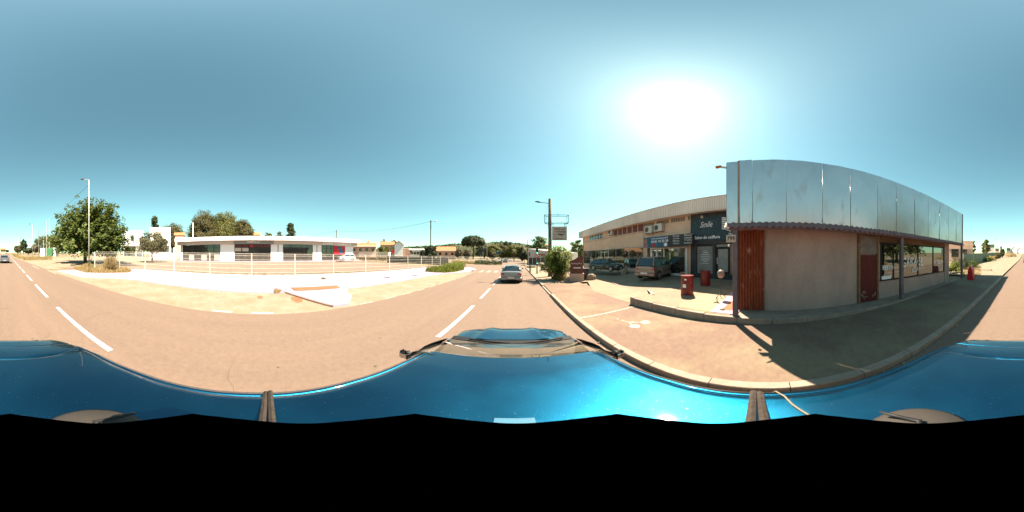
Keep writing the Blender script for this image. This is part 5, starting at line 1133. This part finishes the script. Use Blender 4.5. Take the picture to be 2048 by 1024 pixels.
gable('pinkish house behind trees above the store with red letters', 1083, 1098, 70, 8, 497, 488, 'wall_pink')
for p_, d_, s_, lb in ((786, 50, 'red_flat', 'round red sign before the white gabled house'), (822, 52, 'red_brown', 'dark red round sign right of the white gabled house')):
    x, y = at(p_, d_); z = gnd(x, y); t = thing('road_sign', lb, 'sign', (x, y, z)); B().tube([(x, y, z), (x, y, zat(500, d_))], .05, 6).build('post', 'steel', t); v = Vector((-x, -y, 0)).normalized(); c = Vector((x, y, zat(503, d_)))+v*.06
    B().tube([c, c+v*.03], .55 if s_ == 'red_flat' else .42, 16).build('plate', s_, t)
# roundabout signs and islands
for p_, d_, pa, pb, lb in ((961, 52, 504, 511, 'grey rectangular road sign on a pole left of the crossing'), (966, 55, 498, 520, 'tall pale sign column with a board at the roundabout'), (997, 64, 503, 508, 'small blue roundabout sign on its pole')):
    x, y = at(p_, d_); z = gnd(x, y); t = thing('road_sign', lb, 'sign', (x, y, z)); B().tube([(x, y, z), (x, y, zat(pa, d_))], .06, 6).build('post', 'steel', t); pbox('board', p_-4, p_+4, d_-.1, .05, pa, min(pb, pa+6), 'dark_steel' if p_ != 997 else 'blue_print', t)
M('isl', (.20, .17, .09), .95, speck=.3)
for p0_, p1_, d0, d1, nm in ((950, 1004, 46, 58, 'leaf_dark'), (905, 955, 50, 56, 'leaf_dry')):
    q = [at(p0_, d0), at(p1_, d0), at(p1_, d1), at(p0_, d1)]; poly_slab('traffic_island', [(a, c) for a, c in q], .10, 'isl')
    m = 2600; u = RNG.random((m, 2)); A_, B_, C_, D_ = [np.array(v) for v in q]; P = (A_*(1-u[:, :1])+B_*u[:, :1])*(1-u[:, 1:])+(D_*(1-u[:, :1])+C_*u[:, :1])*u[:, 1:]
    zz = np.array([hz(a, c)+.15 for a, c in P])+RNG.random(m)*(.9 if nm == 'leaf_dark' else .35)*(.4+.6*np.sin(P[:, 0]*1.3)**2)
    o = leaves('low_planting', nm, None, np.column_stack([P, zz]), RNG.normal(size=(m, 3))+np.array([0, 0, .6]), .35); o['kind'] = 'stuff'; tag(o, 'low planting covering the roundabout island' if nm == 'leaf_dark' else 'dry grass strip along the distant mesh fence', 'plants')

# ------------------------------------------------------------------ near plants of the far side
vi = [(-11.1, 18.7), (-9.5, 18.5), (-8.2, 19.2), (-7.6, 20.6), (-7.5, 24.8), (-9.0, 29.0), (-10.9, 33.0), (-12.2, 30.5), (-12.6, 23.4)]
poly_slab('planting_bed', vi, .11, 'grass_ground', thick=.05)
def in_poly(x, y, poly):
    c = False; j = len(poly)-1
    for i in range(len(poly)):
        if (poly[i][1] > y) != (poly[j][1] > y) and x < (poly[j][0]-poly[i][0])*(y-poly[i][1])/(poly[j][1]-poly[i][1])+poly[i][0]: c = not c
        j = i
    return c
def scatter(poly, n):
    xs = [p[0] for p in poly]; ys = [p[1] for p in poly]; r = []
    while len(r) < n:
        x, y = random.uniform(min(xs), max(xs)), random.uniform(min(ys), max(ys))
        if in_poly(x, y, poly): r.append((x, y))
    return r
def blades(name, pts, hmin, hmax, mat, lab, cat, wd=.02, lean=.25, dz=0.):
    b = B()
    for x, y in pts:
        z = hz(x, y)+.08+dz; h_ = random.uniform(hmin, hmax)*(.62+.38*math.sin(x*2.1+1.3*math.sin(y*1.7))*math.sin(y*2.6)); a = random.uniform(0, 6.283); dx, dy = math.cos(a)*wd, math.sin(a)*wd; lx, ly = random.gauss(0, lean)*h_, random.gauss(0, lean)*h_
        b.add([(x-dx, y-dy, z), (x+dx, y+dy, z), (x+lx*.4+dx*.7, y+ly*.4+dy*.7, z+h_*.6), (x+lx, y+ly, z+h_), (x+lx*.4-dx*.7, y+ly*.4-dy*.7, z+h_*.6)], [(0, 1, 2, 3, 4)])
    o = b.build(name, mat); tag(o, lab, cat, kind='stuff'); return o
pts = scatter(vi, 5200); blades('weeds', pts, .12, .95, 'leaf_weed', 'green weeds filling the bed at the pavement bend', 'weeds', wd=.035)
P = np.array([(x, y, hz(x, y)+.2) for x, y in scatter([(-10.2, 22), (-8.0, 22), (-8.3, 29), (-11, 32)], 2500)]); P[:, 2] += RNG.random(2500)*.9; o = leaves('weed_shrub', 'leaf_weed', None, P, RNG.normal(size=(2500, 3))+np.array([0, 0, .5]), .2); tag(o, 'taller green weeds at the back of the bed by the fence end', 'weeds', kind='stuff')
gi = [(-8.1, -16.8), (-7.9, -13.6), (-9.2, -12.2), (-11.0, -11.0), (-12.2, -11.6), (-12.4, -16.0), (-12.0, -20), (-9.8, -18.2)]
poly_slab('grass_bed', gi, .085, 'sand', thick=.03)
blades('dry_grass', scatter(gi, 7000), .18, .6, 'leaf_dry', 'yellow dry grass around the foot of the tall street lamp', 'grass', wd=.018)
# dry bush
x0_, y0_ = -10.5, -13.0; t = thing('dry_bush', 'rounded straw coloured dry bush in the grass beside the tall street lamp', 'bush', (x0_, y0_, hz(x0_, y0_)+.08)); b = B(); z = t.location.z
for k in range(2600):
    a = random.uniform(0, 6.283); q = random.random()**.5; tip = Vector((x0_+math.cos(a)*q*.85, y0_+math.sin(a)*q*.85, z+.25+1.3*math.sqrt(max(.05, 1-q*q))*random.uniform(.6, 1.1))); base = Vector((x0_+math.cos(a)*q*.35, y0_+math.sin(a)*q*.35, z)); w_ = Vector((math.sin(a+k), math.cos(a+k), 0))*.012; mid = base.lerp(tip, .6)+Vector((math.cos(a), math.sin(a), 0))*.08
    b.add([base-w_, base+w_, mid+w_, tip, mid-w_], [(0, 1, 2, 3, 4)])
b.build('twigs', 'leaf_dry', t); leaves('foliage', 'leaf_grey', t, np.array([x0_, y0_, z+.75])+RNG.normal(size=(1600, 3))*np.array([.36, .36, .33]), RNG.normal(size=(1600, 3)), .11)
for k, (x, y, lb) in enumerate(((-12.3, 5.4, 'small yellow tuft growing in the pavement above the tactile slab'), (-8.75, 1.2, 'brown tuft at the left corner of the crossing ramp'))):
    o = blades('grass_tuft', [(x+random.gauss(0, .12), y+random.gauss(0, .12)) for _ in range(120)], .1, .35, 'leaf_dry' if k else 'leaf_weed', lb, 'grass', wd=.015); o['kind'] = 'thing'
o = blades('grass', [( -14.9+random.gauss(0, .15)+(.25 if -3 < y < 9 else 0)*-1, y) for y in [random.uniform(-9, 14) for _ in range(900)]], .05, .22, 'leaf_weed', 'thin weeds growing along the foot of the mesh fence', 'grass', wd=.02)
o = blades('dry_grass', [(x, y) for x, y in [(lambda p, d: at(p, d))(random.uniform(46, 104), random.uniform(38, 54)) for _ in range(5000)]], .2, .6, 'leaf_dry', 'dry yellow grass verge before the green container', 'grass', wd=.05)
o = blades('dry_grass', [(roadL(y)-.6-abs(random.gauss(0, 1.2)), y) for y in [random.uniform(-120, -46) for _ in range(3500)]], .2, .7, 'leaf_dry', 'dry grass along the road edge under the distant dark trees', 'grass', wd=.06)

# ------------------------------------------------------------------ trees
def T(label, px, width_px, py_top, d, leafm, z0=None, **kw):
    kw['per'] = int(kw.get('per', 60)*1.7)
    x, y = at(px, d); z = gnd(x, y) if z0 is None else z0; w_ = 2*d*math.tan(R(width_px*180/1024)/1) *.5
    w_ = 2*d*math.tan(R(width_px*360/2048)/2)
    return tree(label, x, y, z, zat(py_top, d), w_, leafm, **kw)
# the big mulberry
x, y = at(171, 29); z = gnd(x, y); t = thing('mulberry_tree', 'large spreading green tree beside the tall street lamp, in its own shade', 'tree', (x, y, z))
ztp = zat(403, 29); b = B(); b.tube([(x, y, z-.3), (x+.1, y, z+1.2), (x, y+.1, z+2.6)], [.38, .30, .30], 10); P = []; Q = []
for k in range(96):
    a = k*2.39996; h_ = (k+.5)/96; phi = math.acos(1-h_*1.30); Rr = 7.4*random.uniform(.66, 1.08)
    c_ = math.cos(phi); tip = Vector((x+math.cos(a)*math.sin(phi)*Rr, y+math.sin(a)*math.sin(phi)*Rr, z+3.6+((ztp-z-3.6)*c_*random.uniform(.80, 1.08) if c_ > 0 else c_*9.0*random.uniform(.5, 1))))
    tip.z = max(tip.z, z+.9); tip += Vector((-.95, .55, 0))
    base = Vector((x, y, z+2.3)); mid = base.lerp(tip, .55)+Vector((0, 0, .7)); b.tube([base, mid, tip], [.13, .07, .015], 5)
    for m in range(40):
        u = random.random()**.55; c = base.lerp(mid, (u-.25)/.5) if u < .5 else mid.lerp(tip, (u-.5)/.5)
        if u < .4: continue
        c = c+Vector([random.gauss(0, .22+.22*u) for _ in range(3)])+Vector((0, 0, -.1))
        for _ in range(9):
            P.append(c+Vector([random.gauss(0, .20) for _ in range(3)])); n_ = (c-Vector((x, y, z+2))).normalized(); Q.append((n_.x*.5+random.gauss(0, .35), n_.y*.5+random.gauss(0, .35), .8+random.gauss(0, .35)))
leaves('crown', 'leaf_mulberry', t, np.array(P), np.array(Q), .42, .75); b.build('trunk', 'bark', t, smooth=True)
T('grey green olive tree standing in front of the low white wall', 305, 72, 458, 36, 'leaf_olive', z0=1.0, trunk_h=1.9, nclump=110, per=90, leaf=.17, trunk_r=.2)
T('dark fir tip above the white two storey building', 309, 40, 431, 75, 'leaf_pine', shape='cone', nclump=90, per=40, leaf=.5, trunk_h=1.5)
T('low rounded tree behind the white building roof', 345, 62, 444, 82, 'leaf_oak', nclump=200, per=50, leaf=.42)
T('highest brownish oak behind the flat white roof', 408, 72, 420, 80, 'leaf_oak', nclump=300, per=60, leaf=.42)
T('green oak in the middle of the group behind the flat roof', 448, 72, 422, 84, 'leaf_light', nclump=300, per=60, leaf=.42)
T('lower oak at the right end of the group behind the flat roof', 484, 56, 440, 82, 'leaf_oak', nclump=300, per=60, leaf=.42)
T('small bush like tree above the flat roof right of the oaks', 537, 24, 460, 85, 'leaf_light', nclump=40, per=40, leaf=.4)
T('olive brown tree left of the cedar above the flat roof', 562, 34, 461, 88, 'leaf_oak', nclump=50, per=40, leaf=.4)
T('dark cedar rising above the flat roof left of the wires', 581, 40, 446, 88, 'leaf_pine', shape='cone', nclump=90, per=40, leaf=.5)
T('low trees just above the bank roof', 642, 34, 477, 95, 'leaf_oak', nclump=40, per=40, leaf=.4)
T('green tree behind the chimney house', 705, 32, 477, 92, 'leaf_dark', nclump=50, per=40, leaf=.45)
T('tree behind the ridge of the white gabled house', 789, 22, 476, 95, 'leaf_oak', nclump=50, per=40, leaf=.45)
T('dark tree left of the white gable top', 768, 20, 478, 95, 'leaf_dark', nclump=40, per=40, leaf=.45)
T('broad oleander bush before the white gabled house', 769, 34, 489, 50, 'leaf_light', nclump=60, per=60, leaf=.3, trunk_h=.4, kind='oleander_shrub')
T('dark ivy covered tree around the tall grey pole', 861, 26, 488, 43.5, 'leaf_dark', shape='ball', nclump=60, per=70, leaf=.22, trunk_h=.4)
T('thin dark tree left of the ivy covered tree', 845, 12, 495, 55, 'leaf_dark', nclump=24, per=40, leaf=.25)
T('broad umbrella pine with flat dark crown beyond the junction', 946, 50, 467, 92, 'leaf_pine', shape='flat', trunk_h=8.5, nclump=120, per=70, leaf=.5, cr=1.5)
T('bare greyish tree left of two before the umbrella pine', 918, 20, 496, 58, 'leaf_grey', shape='ball', nclump=50, per=50, leaf=.22, trunk_h=1)
T('bare greyish tree right of two before the umbrella pine', 934, 18, 497, 60, 'leaf_grey', shape='ball', nclump=50, per=50, leaf=.22, trunk_h=1)
for k, (px, w_, pt, d, m, lb) in enumerate(((968, 40, 484, 115, 'leaf_pine', 'dark pine mass right of the umbrella pine'), (985, 34, 489, 90, 'leaf_light', 'yellow green tree before the dark pines'), (1003, 40, 484, 110, 'leaf_oak', 'large brown green tree over the distant cars'), (1027, 36, 489, 100, 'leaf_light', 'light green tree over the far end of the road'), (1044, 26, 492, 88, 'leaf_oak', 'olive tree left of the rusty pole'), (1015, 26, 480, 135, 'leaf_pine', 'far pine tops on the ridge above the road'), (1049, 16, 502, 62, 'leaf_dark', 'narrow dark hedge tree left of the store'), (984, 16, 501, 75, 'leaf_oak', 'small orange brown round tree at the roundabout'), (900, 40, 486, 130, 'leaf_oak', 'brown wooded knoll tree left of the umbrella pine'))):
    T(lb, px, w_, pt, d, m, nclump=70, per=55, leaf=.45, trunk_h=1.2, shape='ball' if k % 2 else 'dome')
T('tall green tree behind the wooden pole and the store', 1078, 44, 468, 58, 'leaf_mulberry', nclump=110, per=60, leaf=.3, trunk_h=2)
T('green tree behind the far end of the shop row', 1155, 36, 475, 62, 'leaf_light', nclump=80, per=60, leaf=.3, trunk_h=2)
for px, w_, pt, d, m, lb in ((98, 52, 462, 125, 'leaf_oak', 'broad brown green tree far left behind the container'), (112, 40, 466, 105, 'leaf_light', 'light green tree between container and big tree'), (80, 34, 474, 140, 'leaf_dark', 'dark tree behind the second street lamp'), (70, 20, 489, 90, 'leaf_grey', 'round clipped grey tree left of the container'), (47, 17, 477, 120, 'leaf_dark', 'dark pine by the wooden pole down the road'), (36, 18, 490, 110, 'leaf_oak', 'low dark trees at the left road edge far behind'), (57, 22, 496, 85, 'leaf_dark', 'dark shrubs beyond the lane at the road edge'), (14, 10, 499, 210, 'leaf_dark', 'tiny dark trees beyond the vanishing road'),
        (1972, 20, 478, 62, 'leaf_light', 'light green tree behind the green yard fence'), (1946, 12, 480, 60, 'leaf_light', 'yellowish tree beside the cream building'), (2005, 10, 497, 52, 'leaf_oak', 'small tree at the end of the green yard fence')):
    T(lb, px, w_, pt, d, m, nclump=60, per=50, leaf=.4 if d > 65 else .25, trunk_h=1., z0=(.9 if px > 1900 else None), shape='ball')
# wooded ridge ahead
def ridge(name, lab, px0, px1, d, tops, mat, n, leaf):
    vs = []; fs = []; m = 40; P = []
    for i in range(m+1):
        px = px0+(px1-px0)*i/m; zt_ = zat(lerp_tab(tops)(px)+random.uniform(-.6, .6), d)-2
        for q, (dd, zz) in enumerate(((d-90, -4), (d-45, zt_*.5), (d, zt_), (d+120, zt_*.6), (d+220, -4))): x, y = at(px, dd); vs.append((x, y, zz))
    for i in range(m):
        for q in range(4): fs.append((i*5+q, i*5+q+1, (i+1)*5+q+1, (i+1)*5+q))
    flatmesh('hills', vs, fs, 'hill_green', kind='structure', smooth=True)
    for _ in range(n):
        px = random.uniform(px0, px1); v = random.random()**.7; zt_ = zat(lerp_tab(tops)(px), d)-2; dd = d-90+95*v; zz = -4+(zt_+4)*min(1, v*1.0); r_ = random.uniform(1.5, 3.6); x, y = at(px, dd)
        for _ in range(26): P.append((x+random.gauss(0, r_*.5), y+random.gauss(0, r_*.5), zz+abs(random.gauss(0, r_*.5))))
    P = np.array(P); o = leaves('forest', mat, None, P, RNG.normal(size=P.shape)+np.array([0, 0, .5]), leaf, .8); o['kind'] = 'stuff'; tag(o, lab, 'forest')
ridge('hills', 'distant wooded ridge above the houses and the junction', 800, 1062, 330, [(800, 494), (830, 492), (870, 491), (893, 488), (920, 486), (960, 485), (1000, 482), (1040, 485), (1062, 490)], 'leaf_pine', 1500, 1.7)
ridge('hills', 'low tree line on the horizon left of the bank', 560, 800, 420, [(560, 505), (680, 498), (800, 495)], 'leaf_oak', 260, 2.0)

# ------------------------------------------------------------------ behind on the near side (beyond the cafe)
t = thing('cream_building', 'cream two storey building behind the cafe end post', 'building', (*at(1930, 34), .5))
pbox('wall', 1890, 1946, 36, 9, 482, 540, 'wall_pink', t, .2)
for a, c, p0, p1 in ((1903, 1917, 498, 514), (1925, 1934, 499, 513)): pbox('window', a, c, 35.8, .1, p0, p1, 'far_glass', t)
pbox('string_course', 1890, 1947, 35.75, .12, 489, 491, 'wall_beige', t)
gp = [at(1926, 24), at(1946, 27), at(1963, 31), at(1975, 37), at(1990, 50), at(2003, 66)]; t = thing('yard_fence', 'pale green sheet metal yard fence receding beside the road', 'fence', (*gp[0], .6))
for (p, q), k in zip(zip(gp, gp[1:]), range(9)):
    P0, P1 = Vector((*p, 0)), Vector((*q, 0)); n_ = (P1-P0).normalized().cross(Vector((0, 0, 1)))*.03; zA, zB = hz(*p)+.05, hz(*q)+.05
    b = B(); b.add([(P0.x, P0.y, zA), (P1.x, P1.y, zB), ((P1+n_).x, (P1+n_).y, zB), ((P0+n_).x, (P0+n_).y, zA), (P0.x, P0.y, zA+1.75), (P1.x, P1.y, zB+1.75), ((P1+n_).x, (P1+n_).y, zB+1.75), ((P0+n_).x, (P0+n_).y, zA+1.75)], F6); b.build('fence_panel', 'fence_green', t)
    B().box(P0.x-.06, P0.x+.06, P0.y-.06, P0.y+.06, zA-.1, zA+1.85).build('post', 'steel', t)
def shrub(label, x, y, w_, h_, mat, kind='shrub', n=24, leaf=.14):
    z = hz(x, y)+.08; t = thing(kind, label, 'shrub', (x, y, z)); P, Q = crown_pts((x, y, z+h_*.35), (w_/2, w_/2, h_*.55), n, 60, w_*.2, 'dome', .2); P[:, 2] = np.maximum(P[:, 2], z+.02); leaves('foliage', mat, t, P, Q, leaf); b = B()
    for k in range(6): limb(b, (x, y, z-.05), (x+random.uniform(-.3, .3)*w_, y+random.uniform(-.3, .3)*w_, z+h_*.6), .02, .006, 4)
    b.build('stem', 'bark', t)
for px, d, w_, h_, m, lb in ((1908, 15.5, 1.6, 1.1, 'leaf_weed', 'yellow green shrub in the gap between cafe wall and end post'), (1930, 19, 2.6, 1.25, 'leaf_dark', 'dark green shrub behind the red barrier'), (1945, 21, 2.2, 1.0, 'leaf_mulberry', 'green shrub before the pale green fence'), (1916, 22, 2.6, 1.5, 'leaf_dark', 'dark shrub under the cream building windows'), (1983, 37, 2.2, 1.3, 'leaf_dry', 'dry brown shrub at the green fence'), (1994, 45, 2.6, 1.6, 'leaf_oak', 'olive brown shrub farther along the green fence'), (1976, 33, 1.8, 1.0, 'leaf_weed', 'low green shrub at the foot of the green fence'), (2022, 62, 5, 1.6, 'leaf_dry', 'reddish dry bushes at the far road verge')):
    x, y = at(px, d); shrub(lb, x, y, w_, h_, m, leaf=.14 if d < 30 else .25)
o = blades('dry_grass', [at(random.uniform(1922, 1962), random.uniform(13, 22)) for _ in range(1800)], .08, .35, 'leaf_dry', 'dry grass behind the cafe end post', 'grass', wd=.015)
# red barrier and pipe end
x, y = 3.75, -11.1; z = hz(x, y)+.115; t = thing('road_barrier', 'bright red plastic barrier at the end of the shaded pavement', 'barrier', (x, y, z))
pr = [(-.21, 0), (-.22, .12), (-.20, .45), (-.17, .72), (-.09, .90), (.02, .93), (.12, .82), (.18, .5), (.22, .12), (.21, 0)]
b = B(); n = len(pr); vs = [(x+u, y-.22, z+v) for u, v in pr]+[(x+u, y+.22, z+v) for u, v in pr]; b.add(vs, [tuple(range(n)), tuple(range(2*n-1, n-1, -1))]+[((i+1) % n, i, n+i, n+(i+1) % n) for i in range(n)]); b.build('shell', 'red_plastic', t)
B().box(x-.18, x+.18, y-.232, y-.225, z+.15, z+.22).box(x-.14, x+.14, y+.225, y+.232, z+.5, z+.56).build('recess', 'dark_red', t)
x, y = at(1967, 17.5); z = hz(x, y)+.1; t = thing('concrete_block', 'broken pale concrete kerb piece lying behind the red barrier', 'block', (x, y, z)); B().bbox(x-.9, x+.4, y-.14, y+.14, z-.05, z+.16, .03).build('block', 'concrete_raw', t)
for a, c, d, p0, p1, m, lb in ((1972, 1989, 85, 489, 515, 'grey_band', 'grey block building far behind the green fence'), (2000, 2004, 150, 493, 512, 'dark_band', 'small dark tower like block on the horizon'), (2013, 2021, 160, 496, 512, 'dark_band', 'dark shed on the horizon near the road end'), (1990, 1998, 130, 497, 512, 'wall_pink', 'low pinkish shed on the horizon')):
    x, y = at((a+c)/2, d); t = thing('distant_building', lb, 'building', (x, y, 1)); pbox('wall', a, c, d, 12, p0, p1, m, t, .3); pbox('roof', a-.3, c+.3, d-.3, 12.6, p0-.4, p0, 'grey_band', t); pbox('window', a+1, c-1, d-.2, .15, p0+2, p0+4, 'far_glass', t)
gable('white gabled warehouse at the far end of the road, left one', 2021, 2034, 170, 20, 500, 494, 'white', rmat='roof_tile', ridge_along=False, z0=2)
gable('white gabled warehouse at the far end of the road, right one', 2034, 2047, 180, 20, 501, 495, 'white', rmat='roof_tile', ridge_along=False, z0=2)
gable('pale house beside the vanishing road far behind', 1, 10, 140, 10, 499, 496, 'wall_beige', ridge_along=True, z0=3, wins_=3)

# ------------------------------------------------------------------ small marks and clutter on the ground
def patch(name, pts, dz, mat, lab=None, par=None, zf=hz):
    b = B(); b.add([(x, y, zf(x, y)+dz) for x, y in pts], [tuple(range(len(pts)))]); o = b.build(name, mat, par); return o
M('tar', (.12, .088, .068), .85, var=.1); M('oil', (.10, .078, .062), .6, var=.2); M('iron', (.09, .07, .06), .6, var=.2, metal=.3)
for k in range(9):                       # cracks and sealed seams in the carriageway
    x = random.uniform(-5, 1.4); y = random.uniform(-9, 14); an = random.uniform(-.5, .5) if k % 2 else random.uniform(1.1, 2.0); b = B(); p = Vector((x, y, 0)); w_ = .0045
    for q in range(random.randint(6, 14)):
        n_ = p+Vector((math.sin(an), math.cos(an), 0))*.22; s_ = Vector((math.cos(an), -math.sin(an), 0))*w_
        b.add([(v.x, v.y, hz(v.x, v.y)+.0075) for v in (p-s_, p+s_, n_+s_, n_-s_)], [(0, 1, 2, 3)]); p = n_; an += random.gauss(0, .35)
    b.build('crack', 'tar', road)
for k in range(70):
    x = random.uniform(-5.3, 1.6); y = random.uniform(-12, 16); r_ = random.uniform(.012, .035)
    patch('stain', [(x+r_*math.cos(a)*random.uniform(.7, 1.2), y+r_*math.sin(a)*random.uniform(.7, 1.4)) for a in np.linspace(0, 6.283, 8)[:-1]], .0072, 'oil', par=road)
for x, y in ((-9.6, 14.2), (-10.6, 11.0)):
    patch('manhole_cover', [(x+.32*math.cos(a), y+.32*math.sin(a)) for a in np.linspace(0, 6.283, 17)[:-1]], .078, 'iron', par=pav)
o = B().bbox(-6.35, -6.05, 24.2, 25.2, hz(-6, 24.7)-.05, hz(-6, 24.7)+.10, .01).build('drain_inlet', 'iron'); tag(o, 'dark drain inlet under the kerb of the pavement bend', 'drain'); set_origin(o, (-6.2, 24.7, hz(-6, 24.7)))
for k in range(60):                      # gravel in the gutter and lay-by
    y = random.uniform(-6, 8); x = roadR(y)-abs(random.gauss(0, .05))-.02 if k % 2 else random.uniform(-8.4, -6.2); z = hz(x, y)+.006; r_ = random.uniform(.012, .035)
    B().loft([[(x+r_*math.cos(a), y+r_*math.sin(a), z) for a in (0, 1.3, 2.6, 3.9, 5.2)], [(x+r_*.6*math.cos(a+.3), y+r_*.6*math.sin(a+.3), z+r_*.8) for a in (0, 1.3, 2.6, 3.9, 5.2)]]).build('pebble', 'stone', layb if k % 2 == 0 else road)
o = B().bbox(-7.55, -7.35, 2.35, 2.47, hz(-7.4, 2.4)+.0, hz(-7.4, 2.4)+.10, .02).build('litter', 'white'); tag(o, 'small white piece of litter in the dust at the crossing ramp kerb', 'litter'); set_origin(o, (-7.45, 2.4, hz(-7.4, 2.4)))
for k, (x, y, rx, ry) in enumerate(((-7.4, 1.9, .55, .28), (-7.9, .2, .3, .14))):
    patch('dirt_patch', [(x+rx*math.cos(a)*random.uniform(.8, 1.1), y+ry*math.sin(a)*random.uniform(.8, 1.1)) for a in np.linspace(0, 6.283, 15)[:-1]], .006, 'tactile', par=layb)
